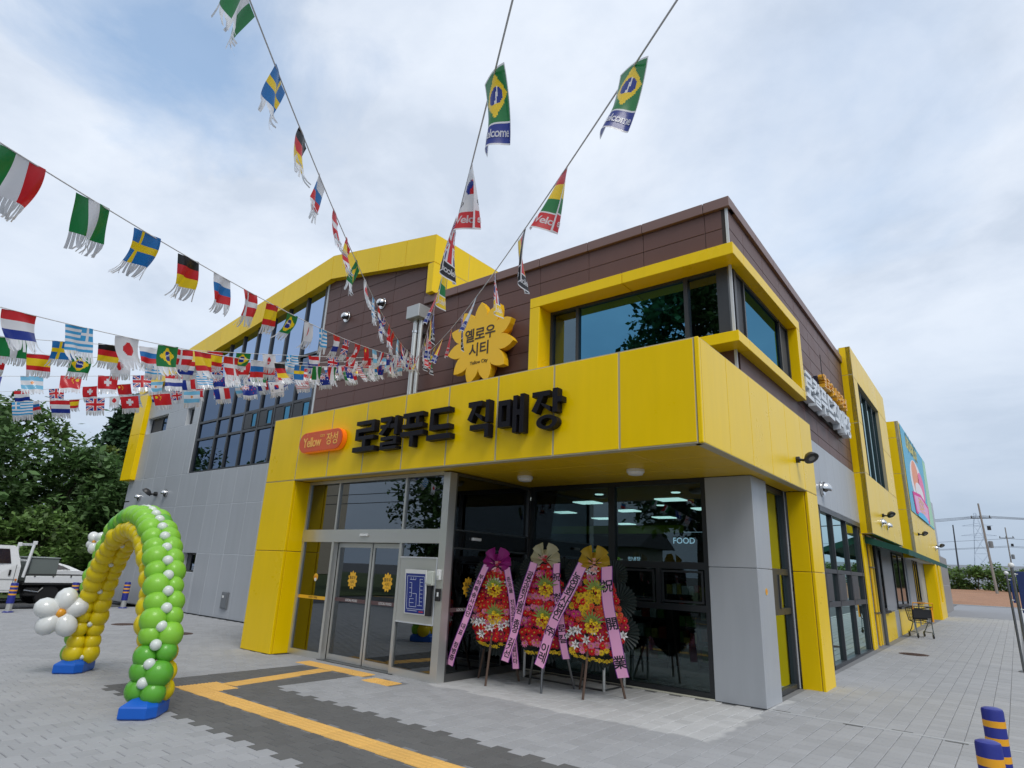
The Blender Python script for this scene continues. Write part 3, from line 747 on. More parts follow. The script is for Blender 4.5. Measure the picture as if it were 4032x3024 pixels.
# decals: sunflower stickers, bands and lettering (thin film on the glass)
STK = M('sticker_yellow', lin(240, 182, 48), 0.45); BND = M('sticker_brown', lin(92, 70, 72), 0.5); TXW = M('sticker_white', lin(225, 225, 225), 0.5); TXO = M('sticker_orange', lin(225, 120, 40), .5)
def flower_poly(n, r0, r1, sx=1.0):
    pts = []
    for k in range(n):
        a0 = 2 * PI * k / n
        for t, rr in ((-.5, r0), (-.47, r0 + (r1 - r0) * .20), (-.36, r0 + (r1 - r0) * .46), (-.18, r0 + (r1 - r0) * .76), (0, r1), (.18, r0 + (r1 - r0) * .76), (.36, r0 + (r1 - r0) * .46), (.47, r0 + (r1 - r0) * .20)):
            a = a0 + t * 2 * PI / n + PI / 2; pts.append((math.cos(a) * rr * sx, math.sin(a) * rr))
    return pts
def sticker(T, parent, flip=False):
    k = part('flower_sticker', MB().prism(flower_poly(11, .105, .155, .82), lambda p, d: T(p[0], p[1], d), .001, .003), STK, parent)
    for s, z, sz in (('옐로우', .035, .062), ('시티', -.035, .062), ('Yellow City', -.085, .018)):
        obj('lettering', text_mb(s, sz, lambda a, bb, c: T(a, bb + z, .004 + c), 0, .012), DKT, k)
for x in (-6.45, -5.55): sticker(lambda a, bb, d, x=x: (x + a, YD + .125 - d, 1.305 + bb), lob)
sticker(lambda a, bb, d: (xs_ - .028 + d, .93 + a, 1.30 + bb), sg)
for (a, c_) in ((-6.865, -6.035), (-5.91, -5.255)):
    k = part('door_band', MB().box(a, c_, YD + .121, YD + .124, .945, 1.005), BND, lob)
    obj('lettering', text_mb('LOCAL FOOD', .052, frontfn((a + c_) / 2 + .03, .975, YD + .1195), 0, .014, .95), TXW, k)
k = part('door_band', MB().box(xs_ - .029, xs_ - .026, .54, 1.33, .945, 1.005), BND, sg)
obj('lettering', text_mb('LOCAL FOOD', .052, lambda a, bb, c: (xs_ - .024, .86 + a, .975 + bb), 0, .014, .95), TXW, k)
k = part('warning_band', MB().box(-7.83, -6.99, YD + .026, YD + .029, .945, 1.0), STK, lob)
obj('lettering', text_mb('로컬푸드 직매장', .038, frontfn(-7.38, .972, YD + .024), 0, .012), DKT, k)
k = part('oval_sticker', MB().lathe([(.062, 0), (.062, .003)], (-7.37, YD + .029, 1.317), 22, axis=(0, -1, 0)), STK, lob)
obj('lettering', text_mb('출입문', .042, frontfn(-7.37, 1.317, YD + .0245), 0, .01), TXO, k)
obj('label_tip', MB().lathe([(.032, 0), (.032, .004)], (-7.37, YD + .029, 1.278), 16, axis=(0, -1, 0)), TXW, k)
# round sticker on the grey pillar
k = part('pillar_sticker', MB().lathe([(.045, 0), (.045, .003)], (-.266, 2.76, 1.44), 20, axis=(1, 0, 0)), STK, pil)
obj('lettering', text_mb('금연', .045, lambda a, bb, c: (-.262, 2.76 + a, 1.44 + bb), 0, .01), TXO, k)

# --- things on the steel panel by the doors
PBL = M('poster_blue', lin(24, 44, 128), 0.35, coat=.3); 
pb = thing('floor_plan_board', (-4.68, .27, .88), 'blue and white floor plan board mounted beside the sliding doors', 'notice board')
def lean(x, z, d=0.0): return (x, .325 - .115 * (z - .88) - d, z)
b = MB(); b.prism([(-4.93, .885), (-4.47, .885), (-4.44, 1.53), (-4.90, 1.53)], lambda p, d: lean(p[0], p[1], d), -.012, 0.0); obj('board', b, WHT, pb)
obj('plan_field', MB().prism([(-4.91, .90), (-4.49, .90), (-4.462, 1.47), (-4.882, 1.47)], lambda p, d: lean(p[0], p[1], d), .001, .003), PBL, pb)
b = MB()
def bar(x0, z0, x1, z1, w=.006):
    dx, dz = x1 - x0, z1 - z0; l = math.hypot(dx, dz); nx, nz = -dz / l * w / 2, dx / l * w / 2
    b.prism([(x0 + nx, z0 + nz), (x1 + nx, z1 + nz), (x1 - nx, z1 - nz), (x0 - nx, z0 - nz)], lambda p, d: lean(p[0], p[1], d), .0035, .005)
def plan(u, v): return (-4.90 + .42 * u + .030 * v, .905 + .555 * v)
for (u0, v0, u1, v1) in ((.06, .10, .94, .10), (.94, .10, .94, .95), (.94, .95, .06, .95), (.06, .95, .06, .10), (.20, .16, .20, .36), (.20, .36, .42, .36), (.20, .26, .42, .26), (.20, .16, .55, .16), (.30, .42, .30, .78), (.20, .42, .30, .42), (.30, .52, .18, .52), (.30, .64, .18, .64), (.30, .78, .18, .78), (.2, .86, .5, .86), (.25, .92, .25, .86), (.38, .92, .38, .86), (.5, .92, .5, .86), (.72, .2, .72, .88), (.72, .3, .86, .3), (.72, .4, .86, .4), (.72, .5, .86, .5), (.72, .6, .86, .6), (.72, .7, .86, .7), (.72, .8, .86, .8), (.72, .88, .86, .88), (.55, .16, .55, .5), (.55, .5, .35, .5), (.62, .2, .86, .2), (.1, .055, .6, .055)):
    bar(*plan(u0, v0), *plan(u1, v1))
obj('plan_lines', b, M('print_white', lin(206, 214, 232), .5), pb)
b = MB(); [b.prism([plan(u, v) for u, v in q], lambda p, d: lean(p[0], p[1], d), .0035, .005) for q in ([(.70, .025), (.80, .025), (.80, .055), (.70, .055)], [(.82, .025), (.92, .025), (.92, .055), (.82, .055)])]; obj('red_logo', b, M('print_red', lin(200, 60, 60), .5), pb)
obj('dark_gap', MB().box(-4.455, -4.37, .30, .352, .88, 1.32), BLK, pb)  # black box put in for the shaded gap below the switch box
ic = thing('plastic_switch_box', (-4.37, .30, 1.33), 'pale grey plastic box behind the floor plan board', 'switch box')
obj('box_body', MB().cbox(-4.50, -4.335, .285, .352, 1.31, 1.52, .01), M('pale_grey_plastic', lin(190, 194, 184), .45, var=.03), ic); obj('box_lid', MB().cbox(-4.485, -4.35, .27, .284, 1.33, 1.50, .008), MATS['pale_grey_plastic'], ic)
ic = thing('door_intercom', (-4.22, .33, 1.4), 'small white intercom unit fixed to the steel corner post', 'intercom')
obj('intercom_body', MB().cbox(-4.275, -4.205, .30, .347, 1.395, 1.545, .008), WHT, ic); obj('button', MB().cbox(-4.262, -4.218, .292, .299, 1.42, 1.46, .003), M('pale_grey_plastic', lin(190, 194, 184), .45), ic)
ic = thing('card_reader', (-4.22, .33, 1.1), 'black card reader below the white intercom on the steel post', 'card reader')
obj('reader_body', MB().cbox(-4.285, -4.195, .305, .347, 1.10, 1.275, .006), BLK, ic); obj('reader_window', MB().cbox(-4.24, -4.205, .302, .304, 1.165, 1.225, .001), WHT, ic)

# --- storefront between lobby and pillar
YW = 2.47
b = MB()
b.box(-4.17, -.95, YW - .02, YW + .10, 2.955, ZB + .0); b.box(-4.17, -.95, YW - .02, YW + .10, 0, .085)
for x0, x1 in ((-4.168, -4.09), (-2.585, -2.47), (-1.02, -.952)): b.box(x0, x1, YW - .021, YW + .10, .085, 2.955)
for x0, x1 in cut([-4.09, -2.585]) + cut([-2.47, -1.02]): b.box(x0, x1, YW - .015, YW + .08, 1.70, 1.80); b.box(x0, x1, YW - .015, YW + .08, 1.12, 1.21)
b.box(-3.36, -3.28, YW - .012, YW + .07, 1.21, 1.70); b.box(-1.78, -1.70, YW - .012, YW + .07, 1.21, 1.70)
sf = part('storefront_frame', b, FRM2)
for x0, x1 in ((-4.09, -2.585), (-2.47, -1.02)):
    obj('pane', MB().box(x0, x1, YW + .02, YW + .03, 1.80, 2.955), GLS, sf); obj('pane', MB().box(x0, x1, YW + .02, YW + .03, .085, 1.12), GLS, sf)
for x0, x1 in ((-4.09, -3.36), (-3.28, -2.585), (-2.47, -1.78), (-1.70, -1.02)):
    obj('sash', MB().box(x0 + .02, x1 - .02, YW - .03, YW - .013, 1.23, 1.26).box(x0 + .02, x1 - .02, YW - .03, YW - .013, 1.65, 1.68).box(x0 + .02, x0 + .05, YW - .03, YW - .013, 1.26, 1.65).box(x1 - .05, x1 - .02, YW - .03, YW - .013, 1.26, 1.65), FRM2, sf)
    obj('pane', MB().box(x0, x1, YW + .02, YW + .03, 1.21, 1.70), GLS, sf)
obj('base_sealant', MB().box(-4.17, -.95, YW - .035, YW - .021, 0, .02), M('sealant_pale', lin(200, 198, 180), .8), sf)

# --- shop interior seen through the glass
FLR = M('shop_floor', lin(120, 122, 122), 0.35, var=0.05); SHW = M('shop_wall', lin(104, 108, 108), 0.8, var=.1); CEI = M('shop_ceiling', lin(92, 98, 98), 0.9, var=.05)
LMP = M('ceiling_panel_light', (.9, .95, .95), .5, emit=((.86, 1.0, .96), 2.2)); GRN = M('green_fascia', lin(120, 150, 20), .5, emit=((.25, .34, .01), .06)); SHF = M('shelf_dark', lin(58, 58, 60), .6, var=.2)
inn = part('shop_interior', MB().box(-22, -.5, 2.6, 15, -.03, .004).box(-7.7, -4.27, .58, 2.598, -.03, .003), FLR)
for q in ((-22, -.5, 15, 15.1), (-22.1, -22, 2.7, 15), (-7.80, -7.72, .5, 2.8)): obj('interior_wall', MB().box(*q, 0, 3.1), SHW, inn)
obj('interior_ceiling', MB().box(-22, -.5, 2.62, 15, 3.12, 3.2).box(-7.8, -4.3, .5, 2.62, 3.0, 3.05), CEI, inn)
obj('shop_fascia', MB().box(-14, -5.4, 12.0, 12.1, 2.86, 3.11), GRN, inn); obj('shop_fascia', MB().box(-14, -5.4, 12.0, 12.05, 2.4, 2.80), BGL, inn)
for x, y in ((-3.2, 3.25), (-1.25, 3.25), (-4.9, 5.6), (-2.9, 5.6), (-1.0, 5.6), (-6.8, 7.5), (-4.9, 7.5), (-2.9, 7.5), (-6.7, 9.4), (-4.8, 9.4), (-7, 11.3), (-5.9, 4.6), (-8.5, 5.6), (-10.5, 7.5)):
    obj('panel_light', MB().cbox(x - .27, x + .27, y - .22, y + .22, 3.095, 3.118, .004), LMP, inn)
for x, y in ((-2.35, 4.6), (-1.5, 4.5), (-1.9, 6.6), (-3.9, 4.4), (-5.6, 4.9), (-3.6, 6.6)):
    obj('downlight', MB().lathe([(.09, 0), (.08, -.015), (.01, -.016)], (x, y, 3.12), 16), LMP, inn)
obj('sign_board', MB().box(-3.25, -1.9, 6.02, 6.10, 2.10, 2.47), BGL, inn)
obj('lettering', text_mb('FOOD', .17, frontfn(-2.82, 2.30, 6.0), 0, .01), M('lit_lettering', (.7, .8, 1), .5, emit=((.65, .8, 1.0), 1.2)), inn)
obj('lettering', text_mb('입냉장', .13, frontfn(-5.0, 1.95, 8.0), 0, .01), MATS['lit_lettering'], inn)
random.seed(3)
for (x, y, w, d, h) in ((-3.4, 5.0, 1.5, .5, 1.25), (-1.6, 5.2, 1.2, .5, 1.3), (-5.5, 6.5, 1.8, .6, 1.5), (-3.0, 8.2, 2.4, .6, 1.6), (-7, 8.8, 2.4, .6, 1.8), (-5.4, 3.6, 1.2, .5, 1.1), (-1.4, 8.8, 1.2, .6, 1.7)):
    bb = MB()
    for z in (0.1, .45, .8, 1.15, 1.5):
        if z < h: bb.box(x - w / 2, x + w / 2, y - d / 2, y + d / 2, z, z + .04)
    bb.box(x - w / 2, x + w / 2, y + d / 2 - .04, y + d / 2, .02, h); bb.box(x - w / 2, x - w / 2 + .04, y - d / 2, y + d / 2, .01, h + .01); bb.box(x + w / 2 - .04, x + w / 2, y - d / 2, y + d / 2, .01, h + .01)
    s = obj('display_shelf', bb, SHF, inn)
    bb = MB(); 
    for z in (0.14, .49, .84, 1.19):
        if z < h - .1:
            xx = x - w / 2 + .08
            while xx < x + w / 2 - .18:
                ww = random.uniform(.08, .16); bb.box(xx, xx + ww, y - d / 2 + .03, y + .1, z, z + random.uniform(.1, .25), random.randrange(4)); xx += ww + .02
    obj('goods', bb, [M('goods_a', lin(190, 70, 56), .6), M('goods_b', lin(220, 190, 96), .6), M('goods_c', lin(104, 150, 70), .6), M('goods_d', lin(226, 226, 226), .6)], inn)

# ------------------------------------------------------------------ right-hand facade
T0 = sd_(0.0)
def bx(u0, u1, v0, v1, z0, z1, b=None, c=None):
    b = b or MB(side); return b.cbox(u0, u1, v0, v1, z0, z1, c) if c else b.box(u0, u1, v0, v1, z0, z1)
# narrow glazing between pillar and leg
b = MB(side); 
b.box(.67, .73, -.10, .0, .02, ZB); b.box(1.92, 1.985, -.10, 0, .02, ZB); b.box(.73, 1.92, -.09, -.01, .02, .09); b.box(.73, 1.92, -.09, -.01, 1.68, 1.77); b.box(.73, 1.92, -.09, -.01, 1.10, 1.19); b.box(.73, 1.92, -.09, -.01, 2.95, ZB); b.box(1.30, 1.36, -.08, .005, 1.19, 1.68)
ng = part('narrow_storefront', b, FRM)
obj('pane', bx(.73, 1.92, -.06, -.05, 1.77, 2.95), GLG, ng); obj('pane', bx(.73, 1.92, -.06, -.05, .09, 1.10), GLG, ng); obj('pane', bx(1.36, 1.92, -.06, -.05, 1.19, 1.68), GLG, ng); obj('vent_panel', bx(.74, 1.30, -.03, -.01, 1.19, 1.68), FRM, ng)
part('leg_trim', bx(1.985, 2.02, -.1, .012, .02, ZB), TRIM)
# grey panels over the second storefront
gx = [2.66, 3.4, 4.16, 4.92, 5.68, 6.44, 7.20, 7.96, 8.70, 9.13]
panels('side_grey_cladding', 'panel', [(a, c_, 3.08, 4.39) for a, c_ in cut(gx)], sd_(0.012), GRY, TRIM, gap=.004, depth=.05, bdepth=.1)
part('side_wall_behind_leg', bx(2.0, 4.58, -.10, -.005, 0, 3.07), GRY)
b = MB(side); mu = [4.60, 5.74, 7.26, 8.74]
zb0 = .05
b.box(4.58, 9.0, -.10, .02, 2.97, 3.07); b.box(4.58, 9.0, -.10, .015, zb0 - .06, zb0 + .07)
for u in mu + [8.96]: b.box(u - .026, u + .026, -.10, .005, zb0 + .07, 2.97)
for a, c_ in cut(mu + [8.96]): b.box(a + .035, c_ - .035, -.09, 0, 1.78, 1.86); b.box(a + .035, c_ - .035, -.09, .01, 1.14, 1.24)
s2 = part('side_storefront', b, FRM)
for a, c_ in cut(mu + [8.96]):
    if c_ - a < .3: continue
    obj('pane', bx(a + .035, c_ - .035, -.06, -.05, 1.86, 2.97), GLG, s2); obj('pane', bx(a + .035, c_ - .035, -.06, -.05, zb0 + .07, 1.14), GLG, s2)
    m_ = a + (c_ - a) * .5
    obj('vent_panel', bx(a + .05, m_, -.03, .006, 1.25, 1.77), FRM, s2); obj('pane', bx(m_, c_ - .035, -.06, -.05, 1.24, 1.78), GLG, s2)
# yellow bay one
V1, U1, U2 = 0.28, 9.13, 15.2; B1, T1 = 2.83, 7.86
rects = [(U1, U1 + .14, B1, T1)]
wu0, wu1, wz0, wz1 = 9.72, 13.45, 4.38, 6.98
rects = [(a, c_, wz1, T1) for a, c_ in cut([U1, 10.0, 10.9, 11.8, 12.7, 13.6, 14.4, U2])] + [(a, c_, B1, wz0) for a, c_ in cut([U1, 11.2, 13.2, U2])]
rects += [(U1, wu0, wz0, 5.75), (U1, wu0, 5.75, wz1), (wu1, U2, wz0, 5.75), (wu1, U2, 5.75, wz1)]
bay = panels('yellow_bay', 'panel', rects, sd_(V1), YEL, JNT, gap=.006, depth=.05, bdepth=.12)
rects = [(.0, V1 - .002, a, c_) for a, c_ in cut([B1, 4.37, 5.70, 7.05, T1])]
panels('bay_return', 'panel', rects, lambda a, d, bb: side(U1 + d, a, bb), YEL, JNT, gap=.006, depth=.05, bdepth=.1)
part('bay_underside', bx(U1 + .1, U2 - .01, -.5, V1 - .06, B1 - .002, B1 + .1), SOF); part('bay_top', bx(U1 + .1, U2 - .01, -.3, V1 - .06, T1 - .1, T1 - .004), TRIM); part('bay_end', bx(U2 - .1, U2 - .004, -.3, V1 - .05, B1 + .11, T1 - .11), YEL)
b = MB(side)
for u in (wu0, 10.62, 11.62, 12.62, wu1): b.box(u - .05, u + .05, V1 - .20, V1 - .09, wz0, wz1)
for a, c_ in cut([wu0, 10.62, 11.62, 12.62, wu1]): b.box(a + .05, c_ - .05, V1 - .19, V1 - .1, wz0, wz0 + .06); b.box(a + .05, c_ - .05, V1 - .19, V1 - .1, wz1 - .06, wz1)
bw = part('bay_window', b, M('green_black_frame', lin(26, 48, 52), .4))
for a, c_ in cut([wu0, 10.62, 11.62, 12.62, wu1]): obj('pane', bx(a + .05, c_ - .05, V1 - .15, V1 - .14, wz0 + .06, wz1 - .06), GLG, bw)
part('bay_inside', bx(wu0, wu1, -.6, -.5, 4.2, 7.2), DIN)
# wall between and below the bays
part('side_wall', bx(9.0, 17.5, -.30, -.02, .0, 2.83).box(15.2, 17.55, -.3, 0, 2.83, 7.3), GRY)
SIDEY = [(9.05, 9.55)]
lw = panels('low_yellow_wall', 'panel', [(10.75, 13.3, .06, .86), (14.3, 17.6, .08, .90), (18.4, 19.6, .1, .93), (20.2, 22.0, .12, .95)], sd_(.03), YEL, JNT, gap=.006, depth=.04, bdepth=.05)
panels('side_grey_pier', 'panel', [(12.1, 13.9, .88, 2.8), (13.32, 14.28, .06, .87), (16.0 + 2.0, 19.8, .92, 2.8)], sd_(.015), GRY, TRIM, gap=.005, depth=.03, bdepth=.035)
def side_window(u0, u1, z0, z1):
    b = MB(side); b.box(u0, u1, -.06, .02, z0, z0 + .06); b.box(u0, u1, -.06, .02, z1 - .06, z1); b.box(u0, u0 + .06, -.06, .02, z0 + .06, z1 - .06); b.box(u1 - .06, u1, -.06, .02, z0 + .06, z1 - .06)
    b.box(u0 - .05, u1 + .05, -.02, .10, z0 - .06, z0)
    w = part('service_window', b, FRM2); obj('pane', bx(u0 + .06, u1 - .06, -.015, -.008, z0 + .06, z1 - .06), BGL, w)
    um = (u0 + u1) / 2; obj('mullion', bx(um - .03, um + .03, -.02, .015, z0 + .06, z1 - .06), FRM2, w)
side_window(10.85, 12.0, .92, 2.6); side_window(14.4, 17.2, .96, 2.6); side_window(20.0, 21.6, 1.0, 2.6)
# yellow bay two, with its leg, and the grey end wall
V2, U3, U4 = 0.42, 17.55, 27.6; B2, T2 = 2.55, 7.53
rects = [(a, c_, 4.25, T2) for a, c_ in cut([U3, 20, 22.5, 25, U4])] + [(a, c_, B2, 4.25) for a, c_ in cut([U3, 20, 22.5, 25, U4])]
bay2 = panels('yellow_bay', 'panel', rects, sd_(V2), YEL, JNT, gap=.006, depth=.05, bdepth=.12)
panels('bay_return', 'panel', [(0.0, V2 - .002, a, c_) for a, c_ in cut([B2, 4.25, 5.55, 6.9, T2])], lambda a, d, bb: side(U3 + d, a, bb), YEL, JNT, gap=.006, depth=.05, bdepth=.1)
part('bay_body', bx(U3 + .12, U4 - .01, -.3, V2 - .13, B2 + .01, T2 - .01), TRIM)
part('side_wall', bx(17.56, 36, -.30, -.03, .05, 6.4), GRY)
lg = part('bay_leg', bx(24.6, 27.55, -.02, V2 - .06, .1, B2 + .005), JNT)
obj('panel', bx(24.57, 24.62, -.02, V2 - .055, .12, B2, c=.006), YEL, lg); obj('panel', bx(24.63, 25.4, V2 - .06, V2, .12, B2, c=.006), YEL, lg); obj('panel', bx(26.3, 27.55, V2 - .06, V2, .12, B2, c=.006), YEL, lg); obj('panel', bx(25.42, 26.28, V2 - .06, V2, .12, .95, c=.006), YEL, lg); obj('pane', bx(25.42, 26.28, V2 - .1, V2 - .08, .97, B2), BGL, lg)
ENDG = M('end_wall_grey', lin(140, 136, 134), .4, var=.05)
rects = [(a, c_, z0, z1) for a, c_ in cut([27.8, 30.4, 33.0, 36.0]) for z0, z1 in ((.3, 1.7), (1.7, 3.2))]
panels('end_cladding', 'panel', rects, sd_(.22), ENDG, TRIM, gap=.006, depth=.05, bdepth=.2)
# rain pipes, yellow and grey, at the storefront's end
YPI = M('yellow_pipe', (0.66, 0.43, 0.012), .35)
pp = part('gas_pipe', MB().tube([side(9.62, .07, .15), side(9.62, .07, 2.8)], .035, 10), YPI, smooth=40)
obj('gas_pipe', MB().tube([side(9.95, .07, .15), side(9.95, .07, 2.8)], .035, 10), YPI, store, smooth=40)
obj('clip', bx(9.57, 10.0, .03, .11, .9, .93), STD, pp); obj('clip', bx(9.57, 10.0, .03, .11, 2.0, 2.03), STD, pp)
part('yellow_pilaster', bx(9.02, 9.55, -.02, .03, .04, 2.82, c=.006), YEL)
part('rain_pipe', MB().tube([side(10.55, .10, .1), side(10.55, .10, 2.8)], .045, 10), STD, smooth=40)
# ------------------------------------------------------------------ signs
# block Hangul: rectangles (x0, z0, x1, z1), four-point slants and rings in a unit box
JI = [('r', .02, .86, .63, 1.0), ('q', (.24, .88), (.42, .88), (.17, .44), (.0, .53)), ('q', (.27, .72), (.38, .62), (.66, .44), (.66, .58))]
SYL = {
 '로': [('r', .08, .88, .92, 1.0), ('r', .78, .76, .92, .88), ('r', .08, .64, .92, .76), ('r', .08, .52, .22, .64), ('r', .08, .40, .92, .52), ('r', .43, .18, .57, .40), ('r', 0, .03, 1, .18)],
 '컬': [('r', .04, .86, .62, 1.0), ('q', (.46, .86), (.62, .86), (.20, .44), (.0, .50)), ('r', .06, .66, .54, .77), ('r', .80, .43, .96, 1.0), ('r', .60, .64, .80, .77), ('r', .14, .29, .96, .39), ('r', .82, .22, .96, .29), ('r', .14, .14, .96, .23), ('r', .14, .09, .28, .14), ('r', .14, .0, .98, .09)],
 '푸': [('r', .06, .87, .94, 1.0), ('r', .22, .67, .36, .87), ('r', .64, .67, .78, .87), ('r', .04, .54, .96, .67), ('r', 0, .31, 1, .45), ('r', .43, 0, .58, .31)],
 '드': [('r', .10, .86, .92, 1.0), ('r', .10, .52, .26, .86), ('r', .10, .38, .94, .52), ('r', 0, .10, 1, .25)],
 '직': JI + [('r', .80, .40, .96, 1.0), ('r', .14, .22, .96, .36), ('r', .80, 0, .96, .22)],
 '매': [('r', .0, .76, .46, .90), ('r', .0, .20, .46, .34), ('r', .0, .34, .14, .76), ('r', .33, .34, .46, .76), ('r', .56, .02, .71, .98), ('r', .71, .46, .82, .60), ('r', .82, .0, .97, 1.0)],
 '장': [('r', .02, .84, .60, .97), ('q', (.24, .86), (.41, .86), (.16, .42), (.0, .50)), ('q', (.27, .70), (.37, .60), (.62, .43), (.62, .57)), ('r', .70, .40, .86, 1.0), ('r', .86, .64, 1.0, .78), ('o', .52, .18, .34, .18, .55)],
}
def syllable(ch, x0, x1, z0, z1, fn, d0, d1):
    b = MB(); w, h = x1 - x0, z1 - z0; P_ = lambda p: (x0 + p[0] * w, z0 + p[1] * h)
    n = 0
    for s in SYL[ch]:
        e = 0.0006 * n; n += 1                      # neighbouring strokes never share a plane
        if s[0] == 'r': poly = [(s[1], s[2]), (s[3], s[2]), (s[3], s[4]), (s[1], s[4])]
        elif s[0] == 'q': poly = list(s[1:])
        if s[0] == 'o':
            cx, cz, rx, rz, k = s[1:]; N_ = 28
            for i in range(N_):
                a, c_ = 2 * PI * i / N_, 2 * PI * (i + 1) / N_
                b.prism([P_((cx + rx * math.cos(t) * q, cz + rz * math.sin(t) * q)) for t, q in ((a, 1), (c_, 1), (c_, k), (a, k))], lambda p, d: fn(p[0], p[1], d), d0, d1 + e)
        else: b.prism([P_(p) for p in poly], lambda p, d: fn(p[0], p[1], d), d0, d1 + e)
    return b
ffn = lambda x, z, d: (x, -d, z)
t = thing('shop_sign', (-3.9, 0, 3.36), 'large black block letters on the yellow canopy front', 'sign lettering')
for ch, a, c_ in (('로', -6.07, -5.50), ('컬', -5.42, -4.95), ('푸', -4.88, -4.36), ('드', -4.28, -3.78), ('직', -3.45, -3.02), ('매', -2.87, -2.40), ('장', -2.29, -1.80)):
    obj('letter', syllable(ch, a, c_, 3.36, 3.905, ffn, .02, .13), LETB, t)
t = thing('lozenge_sign', (-7.0, -.05, 3.68), 'orange rounded sign with yellow lettering left of the black letters', 'sign')
def capsule(x0, x1, z0, z1, n=14):
    r = (z1 - z0) / 2; zc = (z0 + z1) / 2; pts = []
    for i in range(n + 1): a = -PI / 2 + PI * i / n; pts.append((x1 - r + r * math.cos(a), zc + r * math.sin(a)))
    for i in range(n + 1): a = PI / 2 + PI * i / n; pts.append((x0 + r + r * math.cos(a), zc + r * math.sin(a)))
    return pts
obj('face', MB().prism(capsule(-7.71, -6.42, 3.50, 3.86), lambda p, d: ffn(p[0], p[1], d), .012, .115), ORN, t)
obj('rim', MB().prism(capsule(-7.72, -6.41, 3.49, 3.87), lambda p, d: ffn(p[0], p[1], d), .015, .10), M('orange_edge', lin(240, 110, 20), .3, emit=((1, .25, .01), .15)), t)
YT = M('sign_yellow_text', lin(250, 196, 96), .4)
obj('lettering', text_mb('Yellow', .255, frontfn(-7.30, 3.665, -.117), .004, .004, .9, .86), YT, t); obj('lettering', text_mb('장성', .235, frontfn(-6.70, 3.675, -.117), .004, .006, .95, .84), YT, t); obj('lettering', text_mb('CITY', .066, frontfn(-7.00, 3.765, -.117), .004, .004), YT, t)
# sunflower sign on the brown wall
t = thing('sunflower_sign', (-5.38, 2.3, 5.3), 'yellow sunflower-shaped sign on the brown wall', 'sign')
fc = (-5.38, 5.98)
fn_ = lambda p, d: (fc[0] + p[0], 2.36 - d, fc[1] + p[1])
obj('plate', MB().prism(flower_poly(11, .56, .89), fn_, .06, .20), SUNF, t)
obj('backing', MB().prism(flower_poly(11, .50, .72), fn_, -.06, .055), M('sunflower_edge', lin(214, 140, 20), .5), t)
obj('lettering', text_mb('옐로우', .31, frontfn(fc[0], 6.15, 2.158), .004, .016, .95), DKT, t); obj('lettering', text_mb('시티', .31, frontfn(fc[0], 5.82, 2.158), .004, .016, .95), DKT, t); obj('lettering', text_mb('Yellow City', .105, frontfn(fc[0] + .01, 5.56, 2.158), .004, .002, .95), DKT, t)
# side sign: white letters with a smaller orange line above
sfn = lambda x, z, d: side(x, d, z)
t = thing('side_wall_sign', side(5.8, .1, 5.0), 'white and orange raised letters on the brown side wall', 'sign lettering')
uu = 3.45
for ch in '로컬푸드직매장':
    obj('white_letter', syllable(ch, uu, uu + .60, 5.02, 5.58, sfn, .08, .23), LETW, t); uu += .665
for i, s in enumerate('옐로우시티장성'):
    obj('orange_letter', text_mb(s, .34, lambda a, bb, c, i=i: side(5.50 + .385 * i + a, .10 + c, 5.86 + bb), .12, .012), LETY, t)
NVY = M('sign_back_navy', lin(26, 26, 52), .5)
obj('mount_rail', bx(3.35, 8.0, .015, .05, 5.08, 5.5), BLK, t); obj('mount_rail', bx(5.3, 7.98, .015, .09, 5.70, 5.98), NVY, t)
obj('aerial', MB().tube([side(5.3, .2, 5.9), side(5.3, .2, 6.45)], .008, 5), BLK, t)

# banner on the second bay: printed cloth, plain coloured shapes only
bn = thing('wall_banner', side(23, V2, 4.2), 'large printed banner with pink and sky blue shapes on the far yellow bay', 'banner')
bl = M('banner_sky', lin(104, 182, 214), .6, var=.12, vscale=.6)
bu0, bu1, bz0, bz1 = 17.75, 27.3, 4.22, 7.48
def bpt(u, v, d): return side(bu0 + (bu1 - bu0) * u, V2 + d, bz0 + (bz1 - bz0) * v)
def bshape(name, pts, d, mat): obj(name, MB().prism(pts, lambda p, q: bpt(p[0], p[1], q), d, d + .003), mat, bn)
obj('cloth', MB().prism([(0, 0), (1, 0), (1, 1), (0, 1)], lambda p, q: bpt(p[0], p[1], q), .012, .02), bl, bn)
ell = lambda cu_, cv, ru, rv, n=24: [(cu_ + ru * math.cos(2 * PI * i / n), cv + rv * math.sin(2 * PI * i / n)) for i in range(n)]
bshape('print', ell(.42, .44, .27, .30), .022, M('banner_white', lin(235, 232, 236), .6)); bshape('print', ell(.36, .50, .14, .22), .026, M('banner_peach', lin(238, 160, 130), .6)); bshape('print', ell(.58, .46, .14, .20), .026, M('banner_pink', lin(240, 130, 176), .6)); bshape('print', ell(.45, .34, .17, .13), .030, MATS['banner_white'])
bshape('print', [(.16, .02), (.74, .02), (.78, .26), (.45, .33), (.12, .26)], .034, M('banner_magenta', lin(224, 60, 150), .6)); bshape('print', [(.20, .05), (.70, .05), (.73, .23), (.45, .29), (.16, .23)], .038, M('banner_lilac', lin(232, 176, 214), .6)); bshape('print', ell(.45, -.0, .24, .08)[0:13], .042, M('banner_blue', lin(90, 190, 236), .6))
bshape('print', [(.74, .02), (.99, .02), (.99, .98), (.86, .98)], .022, M('banner_mint', lin(168, 214, 184), .6, var=.2, vscale=3)); bshape('print', [(.14, .80), (.56, .78), (.58, .93), (.16, .95)], .022, M('banner_straw', lin(220, 206, 110), .6, var=.1))
obj('lettering', text_mb('어서오세요', .9, lambda a, bb, c: side(21.2 + a, V2 + .028, 7.04 + bb), 0, .01), M('banner_teal', lin(60, 120, 130), .6), bn)
